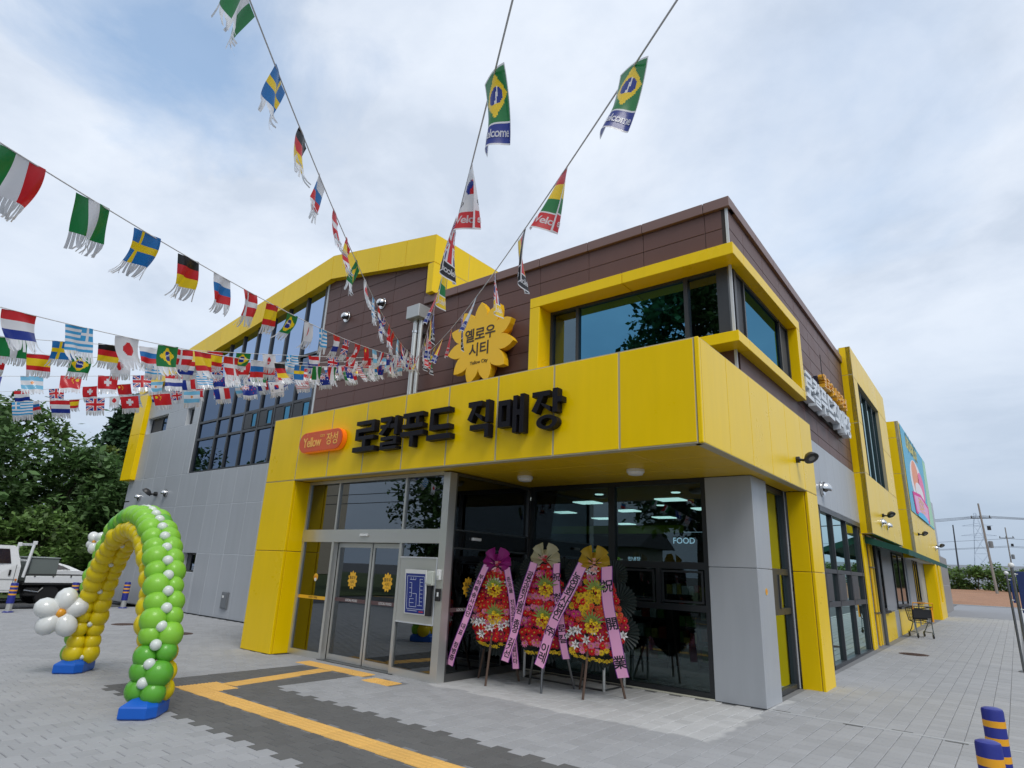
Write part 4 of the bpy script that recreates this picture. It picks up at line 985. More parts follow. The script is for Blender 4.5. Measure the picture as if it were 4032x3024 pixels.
obj('lettering', text_mb('로컬푸드', .62, lambda a, bb, c: side(21.9 + a, V2 + .044, 4.74 + bb), 0, .02), M('banner_orange', lin(236, 190, 120), .6), bn)
# awning
AWN = M('green_awning_cloth', lin(24, 84, 74), .7, var=.12, transl=.15)
aw = thing('green_awning', side(14, .3, 2.6), 'long dark green awning over the service windows on the side wall', 'awning')
a0, a1, a2 = 9.45, 16.0, 22.6
for a, c_ in cut([a0, a1, a2]):
    b = MB(side); b.add([(a, -.0, 2.80), (c_, 0, 2.80), (c_, .95, 2.47), (a, .95, 2.47), (a, 0, 2.785), (c_, 0, 2.785), (c_, .95, 2.455), (a, .95, 2.455)], [(0, 1, 2, 3), (7, 6, 5, 4), (0, 3, 7, 4), (1, 5, 6, 2), (2, 6, 7, 3)])
    obj('cloth', b, AWN, aw)
    b = MB(side); n = 10
    for k in range(n): u0, u1 = a + (c_ - a) * k / n, a + (c_ - a) * (k + 1) / n; b.box(u0 + .004, u1 - .004, .952, .962, 2.33 + .01 * (k % 2), 2.47)
    obj('valance', b, AWN, aw)
    if a == a0: obj('end_cloth', MB(side).prism([(0, 2.79), (.95, 2.46), (.95, 2.34), (0, 2.62)], lambda p, d: (a0 - d, p[0], p[1]), .0, .008), AWN, aw)
obj('roller', MB().tube([side(a0, .03, 2.82), side(a2, .03, 2.82)], .05, 10), FRM, aw)

# ------------------------------------------------------------------ wall lamps, vent caps, exhaust
def flood(p, out, label, s=1.0, up=(0, 0, 1)):
    o = Vector(out).normalized(); p = Vector(p); upv = Vector((0, 0, 1)); rt = o.cross(upv).normalized()
    t = thing('flood_light', tuple(p), label, 'flood light', 'wall flood lights')
    b = MB(); b.tube([p, p + o * .06 * s], .06 * s, 10); b.tube([p + o * .05 * s, p + o * .16 * s - upv * .02 * s], .025 * s, 8); obj('bracket', b, BLK, t)
    ax = (o * .45 - upv * .75 + rt * .35).normalized(); c = p + o * .26 * s + upv * .02 * s
    obj('housing', MB().lathe([(.04 * s, -.09 * s), (.09 * s, -.07 * s), (.13 * s, -.01 * s), (.135 * s, .02 * s), (.12 * s, .025 * s)], c, 20, axis=ax), M('lamp_housing', lin(44, 44, 46), .4), t, smooth=50)
    obj('lens', MB().lathe([(.118 * s, .022 * s), (.02 * s, .027 * s)], c, 20, axis=ax), M('lamp_lens', lin(120, 122, 126), .15, spec=.7), t)
def ventcap(p, out, r, label, group='steel vent caps'):
    o = Vector(out).normalized(); p = Vector(p)
    t = thing('vent_cap', tuple(p), label, 'vent cap', group)
    b = MB().lathe([(r * 1.05, 0), (r * 1.05, r * .12), (r * .92, r * .14), (r * .92, r * .3)], p, 20, axis=o); obj('collar', b, CHR, t, smooth=40)
    c = p + o * r * .3; V = []; F = []; nu, nv = 14, 8                      # hood: a half dome open below
    side_ = o.cross(Vector((0, 0, 1))).normalized(); up = Vector((0, 0, 1))
    for i in range(nv + 1):
        a = PI * .62 * i / nv
        for k in range(nu + 1):
            tt = PI * k / nu
            V.append(tuple(c + (side_ * math.cos(tt) + (up * math.cos(a) * .95 + o * math.sin(a)) * math.sin(tt)) * r))
    for i in range(nv):
        for k in range(nu): q = i * (nu + 1) + k; F.append((q, q + 1, q + nu + 2, q + nu + 1))
    obj('hood', MB().add(V, F), CHR, t, smooth=60)
    obj('mouth', MB().lathe([(r * .8, 0), (r * .8, .006), (.005, .008)], c + o * r * .12 - up * r * .28, 16, axis=(o * .5 - up).normalized()), BLK, t)
FY = (0, -1, 0); FX = (1, 0.012, 0)
ventcap((-10.4, 2.44, 7.79), FY, .135, 'lower left chrome vent cap on the brown wall by the curtain wall'); ventcap((-8.98, 2.44, 7.83), FY, .135, 'chrome vent cap on the brown wall under the gable peak')
ventcap((-21.27, 2.44, 3.46), FY, .12, 'small chrome vent cap left of the flood light on the grey wall'); ventcap((-19.2, 2.44, 3.52), FY, .12, 'small chrome vent cap right of the flood light on the grey wall')
flood((-19.9, 2.44, 3.52), FY, 'black flood light on the grey wall behind the balloon arch', 1.25)
ventcap(side(4.95, .02, 3.44), FX, .15, 'chrome vent cap on the grey panels above the side storefront')
flood((0.0, 3.94, 3.46), FX, 'black flood light on the yellow canopy side', .85)
flood(side(11.2, V1, 3.46), FX, 'black flood light on the nearer yellow bay above two vent caps', .85)
ventcap(side(10.75, V1, 3.22), FX, .11, 'nearer chrome vent cap under the flood light of the yellow bay'); ventcap(side(11.9, V1, 3.22), FX, .11, 'farther chrome vent cap under the flood light of the yellow bay')
flood(side(19.0, V2, 3.47), FX, 'black flood light on the yellow bay below the banner', .85)
flood(side(26.9, V2, 3.45), FX, 'black flood light near the far end of the side wall', .9); ventcap(side(26.0, V2, 3.30), FX, .12, 'chrome vent cap near the far end of the side wall')
ex = thing('exhaust_duct', (-7.33, 2.2, 4.3), 'square steel box on a steel exhaust pipe rising from behind the canopy', 'exhaust duct')
obj('box', MB().cbox(-7.56, -7.14, 2.02, 2.40, 6.93, 7.24, .012), GALV, ex)
b = MB(); b.tube([(-7.40, 2.2, 4.2), (-7.40, 2.2, 6.94)], .058, 14); obj('pipe', b, STL, ex, smooth=40)
b = MB(); b.tube([(-7.27, 2.24, 4.2), (-7.27, 2.24, 6.94)], .05, 14); obj('pipe', b, STL, ex, smooth=40)
obj('clamp', MB().lathe([(.07, 0), (.07, .05)], (-7.40, 2.2, 6.62), 14), CHR, ex); obj('clamp', MB().box(-7.44, -7.2, 2.3, 2.44, 6.6, 6.64).box(-7.44, -7.2, 2.3, 2.44, 5.1, 5.14), STD, ex)

# ------------------------------------------------------------------ bunting
FC = {'r': lin(206, 36, 44), 'g': lin(26, 122, 62), 'b': lin(22, 48, 140), 'c': lin(62, 160, 214), 'y': lin(242, 206, 36), 'w': lin(226, 226, 230), 'k': lin(26, 26, 30), 'u': lin(28, 112, 180), 'm': lin(120, 190, 224), 'o': lin(236, 140, 40)}
FKEY = list(FC); FM = [M('flag_' + k, FC[k], .32, transl=.45, coat=.25) for k in FKEY]
FRG = M('flag_fringe', lin(214, 216, 220), .25, transl=.3, coat=.4, metal=.15); ROPE = M('bunting_rope', lin(205, 205, 205), .7)
def h3(a, b_, c): return lambda u, v: a if v < 1 / 3 else b_ if v < 2 / 3 else c
def v3(a, b_, c): return lambda u, v: a if u < 1 / 3 else b_ if u < 2 / 3 else c
def cross(bg_, fg, cx=.36, w=.16, o=None):
    return lambda u, v: fg if abs(u - cx) < w / 2 * .7 or abs(v - .5) < w / 2 else (o if o and (abs(u - cx) < w * .7 or abs(v - .5) < w) else bg_)
def uk(u, v):
    a, c_ = u - .5, v - .5
    if abs(a) < .06 or abs(c_) < .09: return 'r'
    if abs(a) < .10 or abs(c_) < .15: return 'w'
    d = abs(abs(a) - abs(c_))
    return 'r' if d < .04 else 'w' if d < .10 else 'b'
def brazil(u, v):
    a, c_ = abs(u - .5), abs(v - .5)
    if math.hypot(a * 1.45, c_) < .24: return 'w' if abs((v - .5) - .25 * (u - .5) + .03) < .03 else 'b'
    return 'y' if a / .42 + c_ / .42 < 1 else 'g'
def korea(u, v):
    a, c_ = (u - .5) * 1.45, v - .5; r = math.hypot(a, c_)
    if r < .24: return 'r' if c_ < .10 * math.sin(a * 13) else 'b'
    for sx in (-1, 1):
        for sy in (-1, 1):
            if abs(u - .5 - sx * .34) < .06 and abs(v - .5 - sy * .32) < .075 and int((v + u) * 26) % 2: return 'k'
    return 'w'
def star(u, v, cx, cy, r): return math.hypot((u - cx) * 1.45, v - cy) < r
def aus(u, v):
    if u < .5 and v < .5: return uk(u * 2, v * 2)
    return 'w' if any(star(u, v, *s) for s in ((.25, .75, .075), (.75, .2, .045), (.88, .4, .045), (.65, .45, .045), (.75, .8, .05))) else 'b'
def nz(u, v):
    if u < .5 and v < .5: return uk(u * 2, v * 2)
    return 'r' if any(star(u, v, *s) for s in ((.75, .2, .05), (.88, .4, .05), (.65, .45, .05), (.75, .8, .055))) else 'b'
def usa(u, v):
    if u < .42 and v < 7 / 13: return 'w' if (int(u * 30) + int(v * 22)) % 4 == 0 else 'b'
    return 'r' if int(v * 13) % 2 == 0 else 'w'
def greece(u, v):
    if u < .38 and v < .56: return 'w' if abs(u - .19) < .05 or abs(v - .28) < .07 else 'c'
    return 'c' if int(v * 9) % 2 == 0 else 'w'
def swiss(u, v):
    a, c_ = abs(u - .5) * 1.45, abs(v - .5); return 'w' if (a < .09 and c_ < .3) or (c_ < .09 and a < .3) else 'r'
def china(u, v): return 'y' if any(star(u, v, *s) for s in ((.18, .28, .12), (.36, .12, .04), (.42, .24, .04), (.42, .38, .04), (.36, .5, .04))) else 'r'
def arg(u, v): return 'o' if star(u, v, .5, .5, .09) else ('m' if v < 1 / 3 or v > 2 / 3 else 'w')
DES = {'guinea': v3('r', 'y', 'g'), 'italy': v3('g', 'w', 'r'), 'nigeria': v3('g', 'w', 'g'), 'sweden': cross('u', 'y', .36, .2), 'germany': h3('k', 'r', 'y'), 'russia': h3('w', 'u', 'r'), 'denmark': cross('r', 'w', .38, .17), 'spain': lambda u, v: 'y' if .25 < v < .75 else 'r',
       'brazil': brazil, 'japan': lambda u, v: 'r' if star(u, v, .5, .5, .27) else 'w', 'greece': greece, 'netherlands': h3('r', 'w', 'b'), 'uk': uk, 'swiss': swiss, 'china': china, 'argentina': arg, 'france': v3('b', 'w', 'r'), 'nz': nz, 'korea': korea, 'usa': usa, 'australia': aus}
CYC = ['italy', 'nigeria', 'sweden', 'germany', 'russia', 'denmark', 'spain', 'brazil', 'japan', 'greece', 'netherlands', 'uk', 'swiss', 'china', 'argentina', 'france', 'nz', 'korea', 'usa', 'australia']
FWD, FHT = 0.262, 0.205
_fm = {}
def flag_mesh(des, var, w=FWD, h=FHT, nx=26, ny=18):
    k = (des, var, w, h)
    if k in _fm: return _fm[k]
    rg = random.Random(var * 31 + 5); ph = rg.uniform(0, 6.28); amp = rg.uniform(.008, .02); sw = rg.uniform(-.03, .05); curl = rg.uniform(.01, .05)
    def pt(u, v):
        e = v * v
        return ((u - .5) * w + sw * v * .5 - (u - .5) * w * .05 * v, amp * (.25 + v) * math.sin(u * 7 + ph + v * 2.2) + curl * e, -v * h)
    b = MB(); fn2 = DES[des]
    for j in range(ny + 1):
        for i in range(nx + 1): b.V.append(pt(i / nx, j / ny))
    for j in range(ny):
        for i in range(nx):
            a = j * (nx + 1) + i; b.F.append((a, a + nx + 1, a + nx + 2, a + 1)); b.I.append(FKEY.index(fn2((i + .5) / nx, (j + .5) / ny))); b.A.append(0)
    me = b.mesh('flag_' + des, FM, smooth=80)
    fb = MB(); ns = 15
    for s in range(ns):
        u0, u1 = (s + .06) / ns, (s + .94) / ns; ln = h * .46 * rg.uniform(.85, 1.1); bd = rg.uniform(-.02, .05); sd2 = rg.uniform(-.012, .012)
        p0, p1 = Vector(pt(u0, 1)), Vector(pt(u1, 1)); V = []
        for q in range(4):
            t_ = q / 3; off = Vector((sd2 * t_ * t_ + sw * .3 * t_, bd * t_ * t_ + curl * .8 * t_, -ln * t_ * (1 - .12 * t_))); V += [tuple(p0 + off), tuple(p1 + off)]
        fb.add(V, [(0, 2, 3, 1), (2, 4, 5, 3), (4, 6, 7, 5)])
    _fm[k] = (me, fb.mesh('fringe', FRG, smooth=60)); return _fm[k]
_wm = {}
def welcome_mesh(des, col, var):
    k = (des, col, var)
    if k in _wm: return _wm[k]
    w, h = .23, .38; nx, ny = 26, 44; rg = random.Random(var * 17 + 3); fold = rg.uniform(.02, .075); ph = rg.uniform(0, 6)
    def pt(u, v, e=0.0): return ((u - .5) * w * (1 - .25 * v), fold * v * math.sin(u * 5 + ph) + .05 * v * v * math.cos(ph) + e, -v * h - .02 * math.sin(u * 3 + ph))
    b = MB()
    for j in range(ny + 1):
        for i in range(nx + 1): b.V.append(pt(i / nx, j / ny))
    def fn2(u, v):
        if u < .05 or u > .95 or v < .03 or v > .97: return 'w'
        if v > .70: return 'w' if v < .73 else col
        return DES[des](v / .70, 1 - u)
    for j in range(ny):
        for i in range(nx):
            a = j * (nx + 1) + i; b.F.append((a, a + nx + 1, a + nx + 2, a + 1)); b.I.append(FKEY.index(fn2((i + .5) / nx, (j + .5) / ny))); b.A.append(0)
    tx = text_mb('Welcome', .062, lambda a, bb, c: pt(.5 + a / w, .85 - bb / h, .003), 0, .02, .9, .85); t2 = text_mb('Welcome', .062, lambda a, bb, c: pt(.5 + a / w, .85 - bb / h, -.003), 0, .02, .9, .85); tx.add(t2.V, t2.F)
    _wm[k] = (b.mesh('welcome_flag', FM, smooth=80), tx.mesh('lettering', FM[FKEY.index('w')])); return _wm[k]
P0 = Vector((-7.20, 2.15, 5.97))
def bunting(Q, N, sag, start, order, label, ext=2, welcome=False, skip=0, yaw=0.0, mirror=False, xs=1.0, wd=None, sh=.12):
    Q = Vector(Q); N = float(N); n = int(N)
    def pos(i):
        t_ = i / N; p = Q + (P0 - Q) * t_; p.z -= sag * 4 * t_ * (1 - t_); return p
    t = thing('bunting_string', tuple(P0), label, 'bunting', 'flag strings tied to the exhaust pipe')
    pts = [pos(i / 2) for i in range(-2 * ext - 2, 2 * n + 1)] + [P0]
    obj('rope', MB().tube(pts, .004, 5), ROPE, t)
    rg = random.Random(int(abs(Q.x * 100)) + start)
    for i in range(-ext, n - skip):
        p = pos(i); d = (pos(i + .3) - pos(i - .3)).normalized(); up = Vector((0, 0, 1)); nn = d.cross(up).normalized()
        flip = d.dot(cR) < 0
        if flip != mirror: d = -d; nn = -nn
        x = d; y = -nn; z = x.cross(y)
        zdown = (up * 1.0 - x * up.dot(x) * .06).normalized()
        R_ = Matrix(((x.x, y.x, zdown.x, p.x), (x.y, y.y, zdown.y, p.y), (x.z, y.z, zdown.z, p.z), (0, 0, 0, 1)))
        R_ = R_ @ Matrix.Rotation(rg.uniform(-.22, .22) + yaw, 4, 'X') @ Matrix.Rotation(rg.uniform(-.05, .05), 4, 'Y')
        SM = Matrix.Identity(4); SM[0][2] = sh if mirror else -sh; R_ = R_ @ SM
        if welcome:
            ds = wd[i % len(wd)]; me, tx = welcome_mesh(ds, 'brkybkr'[(i + start) % 7], (i + start) % 6)
            f = inst('welcome_flag', me, t, R_ @ Matrix.Rotation(.45 if i == 0 else rg.uniform(-.14, .14), 4, 'Z') @ Matrix.Rotation(0 if i < 3 else rg.uniform(-.25, .25), 4, 'Y') @ Matrix.Diagonal(((.62, .6, .75)[i] if i < 3 else rg.uniform(.35, .6), 1 if i < 3 else .6, 1, 1))); g_ = bpy.data.objects.new('lettering', tx); link(g_, f)
        else:
            me, fm_ = flag_mesh(CYC[(start + order * i) % 20], (i * 7 + start) % 5)
            f = inst('flag', me, t, R_ @ Matrix.Diagonal((xs, 1, 1, 1))); g_ = bpy.data.objects.new('fringe', fm_); link(g_, f)
bunting((-.91, -6.04, 3.37), 21.64, .24, 0, 1, 'flag string running from the pipe down to the left edge, tricolour flag nearest', 2, sh=.30)
bunting((.06, -5.58, 4.12), 20.0, .35, 1, 1, 'steep fringed flag string rising to the top left of the picture', 2, sh=.45, xs=.72)
bunting((-2.82, -5.54, 3.21), 18.03, .30, 10, -1, 'flag string whose largest flags show red, white and blue stripes at mid left', 2, mirror=True, sh=.22)
bunting((-8.04, -4.26, 3.93), 14.53, .11, 14, -1, 'level flag string with a pale blue and white flag at its left end', 2, mirror=True)
bunting((-9.35, -4.01, 3.79), 14.22, .17, 9, 1, 'lowest flag string, starting with a blue striped flag at the left', 1)
bunting((-5.19, -5.54, 3.55), 16.6, .07, 0, 1, 'flag string behind the striped one, black red and gold flag in view', 2)
bunting((-12.2, -3.47, 4.53), 12.78, .06, 10, 1, 'farther low flag string above the treetops at the left', 2)
bunting((-15.0, -2.6, 4.9), 18.0, .15, 4, 1, 'farthest flag string crossing behind the others at the left', 1)
bunting((-6.6, -5.0, 3.80), 16.0, .12, 5, 1, 'densest flag string, packed between the level string and the striped one', 1, sh=.1)
bunting((1.1, -4.98, 3.56), 13.74, .23, 0, 1, 'vertical welcome flag string leaving the top edge at centre', 0, True, skip=2, wd=['brazil', 'korea', 'uk', 'guinea', 'china', 'australia', 'spain', 'usa'], sh=.2)
bunting((1.6, -4.71, 3.53), 12.58, .25, 0, 1, 'vertical welcome flag string leaving the top edge right of centre', 0, True, skip=2, wd=['brazil', 'guinea', 'germany', 'uk', 'argentina', 'australia', 'china', 'spain'], sh=.2)
# ------------------------------------------------------------------ balloon arch
BG = [M('balloon_green_a', lin(150, 216, 68), .34, coat=.12, transl=.28, var=.04), M('balloon_green_b', lin(104, 186, 58), .3, coat=.2, transl=.28, var=.04)]
BY = M('balloon_yellow', lin(240, 216, 16), .34, coat=.12, transl=.28, var=.04); BW = M('balloon_white', lin(226, 232, 226), .25, coat=.3, transl=.2)
def balloon_mesh(mat, r):
    prof = [(.012, -1.28), (.05, -1.24), (.03, -1.18), (.16, -1.05), (.42, -.88), (.70, -.62), (.90, -.28), (1.0, .08), (.95, .42), (.78, .70), (.50, .92), (.2, 1.03), (.02, 1.05)]
    return MB().lathe([(a * r, c_ * r) for a, c_ in prof], (0, 0, 0), 18).mesh('balloon', mat, smooth=80)
RB = .134
MG = [balloon_mesh(m, RB) for m in BG]; MY = balloon_mesh(BY, RB); MW = balloon_mesh(BW, .058)
A0, A1 = Vector((-4.80, -3.26, 0)), Vector((-7.92, -2.92, 0))
arch = thing('balloon_arch', tuple((A0 + A1) / 2), 'green and yellow balloon arch on two blue weighted bases', 'balloon arch')
ad = (A1 - A0); span = ad.length; ad.normalize(); an = ad.cross(Vector((0, 0, 1))).normalized()       # an points roughly to the shop or away
HS, ZS = 1.775, .20
def spine(t):                     # t 0..1 from the near foot over to the far foot
    a = PI * t; e = 2 / 2.15
    c_, s_ = math.cos(a), math.sin(a)
    return A0 + ad * (span / 2 * (1 - math.copysign(abs(c_) ** e, c_))) + Vector((0, 0, ZS + HS * abs(s_) ** e))
tt = [0.0]; acc = [0.0]; prevp = spine(0)
for k in range(1, 801):
    p = spine(k / 800); acc.append(acc[-1] + (p - prevp).length); tt.append(k / 800); prevp = p
def at_len(s):
    for k in range(1, len(acc)):
        if acc[k] >= s: return tt[k - 1] + (tt[k] - tt[k - 1]) * (s - acc[k - 1]) / max(1e-6, acc[k] - acc[k - 1])
    return 1.0
random.seed(31)
TOT = acc[-1]; STEP = .170; nC = int(TOT / STEP)
def orient(p, d, roll=0.0):
    q = d.to_track_quat('Z', 'Y').to_matrix().to_4x4(); return Matrix.Translation(p) @ q @ Matrix.Rotation(roll, 4, 'Z')
for i in range(nC + 1):
    s = .04 + i * (TOT - .08) / nC; t_ = at_len(s); p = spine(t_); tg = (spine(min(1, t_ + .004)) - spine(max(0, t_ - .004))).normalized()
    outw = tg.cross(an).normalized()
    ctr = (A0 + A1) / 2 + Vector((0, 0, .9))
    if outw.dot(p - ctr) < 0: outw = -outw
    for k in range(4):
        a = PI / 4 + k * PI / 2 - max(0, .75 - s) * 1.1
        d = (outw * math.cos(a) + an * math.sin(a) + tg * random.uniform(-.16, .16) + an * random.uniform(-.1, .1)).normalized()
        green = k in (0, 3)
        me = (MG[1] if (i < 3 or random.random() < .12) else MG[0]) if green else MY
        sc = random.uniform(.84, 1.08)
        inst('balloon', me, arch, orient(p + d * .122, d, random.uniform(0, 6)) @ Matrix.Diagonal((sc * .98, sc * .98, sc * .92, 1)))
    if i % 1 == 0:
        pm = spine(at_len(min(TOT, s + STEP / 2)))
        inst('small_balloon', MW, arch, orient(pm + (outw * math.cos(max(0, .75 - s) * 1.1) + an * -math.sin(max(0, .75 - s) * 1.1)) * .172, outw, 0))
        if i % 3 == 1: inst('small_balloon', MW, arch, orient(pm - outw * .165, -outw, 0) @ Matrix.Diagonal((.6, .6, .6, 1)))
BLU = M('blue_base_plastic', lin(10, 88, 184), .38, var=.06, bump=.05, bscale=90)
def arch_base(c, ang):
    R_ = Matrix.Translation(c) @ Matrix.Rotation(ang, 4, 'Z'); f = lambda x, y, z: tuple((R_ @ Vector((x, y, z)))[:])
    pl = lambda k, z: [(-.27 * k, -.16 * k, z), (.27 * k, -.16 * k, z), (.27 * k, .10 * k, z), (.17 * k, .17 * k, z), (-.17 * k, .17 * k, z), (-.27 * k, .10 * k, z)]
    lev = [pl(.95, .004), pl(1.0, .02), pl(1.0, .11), pl(.96, .125), [(-.14, -.05, .205), (.14, -.05, .205), (.14, .05, .205), (.09, .08, .205), (-.09, .08, .205), (-.14, .05, .205)]]
    b = MB(f); V = [v for l in lev for v in l]; F = [tuple(range(6))[::-1], tuple(range(24, 30))]
    for i in range(4):
        for k in range(6): F.append((i * 6 + k, i * 6 + (k + 1) % 6, i * 6 + 6 + (k + 1) % 6, i * 6 + 6 + k))
    b.add(V, F); o = obj('weighted_base', b, BLU, arch)
    b = MB(f); b.box(-.275, -.262, -.05, .05, .02, .115); b.box(-.08, .08, -.166, -.156, .03, .06); obj('grip', b, M('blue_dark', lin(8, 54, 120), .5), arch)
    obj('pole', MB(f).tube([(0, 0, .2), (0, 0, .5)], .02, 8), STD, arch)
arch_base((-4.80, -3.27, 0), math.radians(-42)); arch_base((-7.92, -2.93, 0), math.radians(-42))
# white daisy balloons tied to the far leg
FW = M('foil_white', lin(226, 228, 226), .16, coat=.5, transl=.12, bump=.25, bscale=26, bdist=.006); FO = M('foil_orange', lin(216, 150, 40), .3)
def petal_mesh(r): return MB().lathe([(.02 * r, -.95 * r), (.3 * r, -.85 * r), (.62 * r, -.45 * r), (.72 * r, 0), (.66 * r, .42 * r), (.4 * r, .75 * r), (.05 * r, .88 * r)], (0, 0, 0), 16).mesh('petal', FW, smooth=80)
def daisy(c, n, r, face, rot0):
    face = Vector(face).normalized(); sx = face.cross(Vector((0, 0, 1))).normalized(); up = sx.cross(face); pm = petal_mesh(r)
    for k in range(n):
        a = rot0 + 2 * PI * k / n + .12 * math.sin(k * 2.3); d = sx * math.cos(a) + up * math.sin(a)
        inst('daisy_petal', pm, arch, orient(Vector(c) + d * r * .92 + face * .03 * math.cos(k * 1.9), d) @ Matrix.Diagonal((1.12 + .1 * math.sin(k * 1.7), 1.0, 1, 1)))
    inst('daisy_centre', MB().ball((0, 0, 0), r * .36, 12, 8).mesh('daisy_centre', FO, smooth=80), arch, Matrix.Translation(Vector(c) + face * r * .35))
daisy((-7.78, -3.30, .775), 5, .185, (.93, -.36, .05), .35)
daisy((-7.62, -3.12, 1.72), 5, .09, (.2, -.98, .05), .9)

# ------------------------------------------------------------------ congratulation wreaths
FL = {k: M('flower_' + k, lin(*c), .5, transl=.25, rnd=.12) for k, c in dict(red=(232, 30, 40), yellow=(254, 222, 50), pink=(246, 150, 190), white=(248, 246, 244), orange=(246, 100, 60), crimson=(200, 26, 70), magenta=(236, 70, 150)).items()}
FCN = M('flower_centre', lin(206, 160, 60), .6); LFD = M('wreath_leaf', lin(20, 32, 30), .5, rnd=.15, var=.15); LFS = M('striped_leaf', lin(120, 140, 60), .5, rnd=.15)
def gerbera(mat, r=.045):
    b = MB(); n = 11
    for ring, (rr, zz_, off) in enumerate(((r, .008, 0), (r * .82, .018, .5), (r * .6, .024, .25))):
        for k in range(n):
            a = 2 * PI * (k + off) / n; w = .30
            p = lambda q, e, z: (math.cos(a + e) * q, math.sin(a + e) * q, z)
            b.add([p(rr * .18, 0, 0.004), p(rr * .7, -w * .62, zz_), p(rr, -w * .2, zz_ * .8), p(rr, w * .2, zz_ * .8), p(rr * .7, w * .62, zz_)], [(0, 1, 2, 3, 4)])
    b.lathe([(r * .22, .016), (r * .16, .026), (.001, .028)], (0, 0, 0), 8, 1); return b.mesh('gerbera', [mat, FCN])
def lily(mat, r=.065):
    b = MB()
    for k in range(6):
        a = 2 * PI * k / 6; c_, s_ = math.cos(a), math.sin(a); P_ = lambda q, w, z: (c_ * q - s_ * w, s_ * q + c_ * w, z)
        b.add([P_(.004, 0, 0), P_(r * .5, -r * .24, .03), P_(r * .5, r * .24, .03), P_(r * .5, 0, .022), P_(r * 1.05, 0, .028)], [(0, 1, 3), (0, 3, 2), (1, 4, 3), (3, 4, 2)])
    for k in range(4): a = 2 * PI * k / 4; b.add([(0, 0, .01), (math.cos(a) * .012 + .003, math.sin(a) * .012, .05), (math.cos(a) * .012 - .003, math.sin(a) * .012, .05)], [(0, 1, 2)], 1)
    return b.mesh('lily', [mat, FCN])
GER = {k: gerbera(FL[k]) for k in FL}; LIL = {k: lily(FL[k]) for k in ('yellow', 'white', 'red')}
def fan_mesh(R_, n=15, a0=-.1, a1=PI + .1):
    b = MB()
    for k in range(n):
        a, m_, e = a0 + (a1 - a0) * k / n, a0 + (a1 - a0) * (k + .5) / n, a0 + (a1 - a0) * (k + 1) / n
        P_ = lambda t_, q, y: (math.cos(t_) * q, y, math.sin(t_) * q)
        b.add([P_(m_, .03, 0), P_(a, R_ * .90, .012), P_(m_, R_, -.012), P_(e, R_ * .90, .012)], [(0, 1, 2), (0, 2, 3)])
    return b.mesh('leaf_fan', LFD)
FAN = fan_mesh(.26)
def spiky():
    b = MB(); rg = random.Random(2)
    for k in range(9):
        a = PI * (.05 + .9 * k / 8); l = rg.uniform(.14, .2); P_ = lambda q, w, y: (math.cos(a) * q - math.sin(a) * w, y, math.sin(a) * q + math.cos(a) * w)
        b.add([P_(.01, -.006, 0), P_(.01, .006, 0), P_(l * .5, .014, -.03), P_(l * .5, -.014, -.03), P_(l, 0, -.02)], [(0, 1, 2, 3), (3, 2, 4)])
    return b.mesh('striped_leaf', LFS)
SPK = spiky()
RIB = M('ribbon_pink', lin(240, 170, 208), .45, transl=.15, var=.05); RBE = M('ribbon_edge', lin(120, 40, 140), .3, coat=.4); INK = M('ribbon_ink', lin(24, 20, 30), .6)
WOOD = M('stained_wood', lin(92, 72, 60), .7, var=.2, vscale=20)
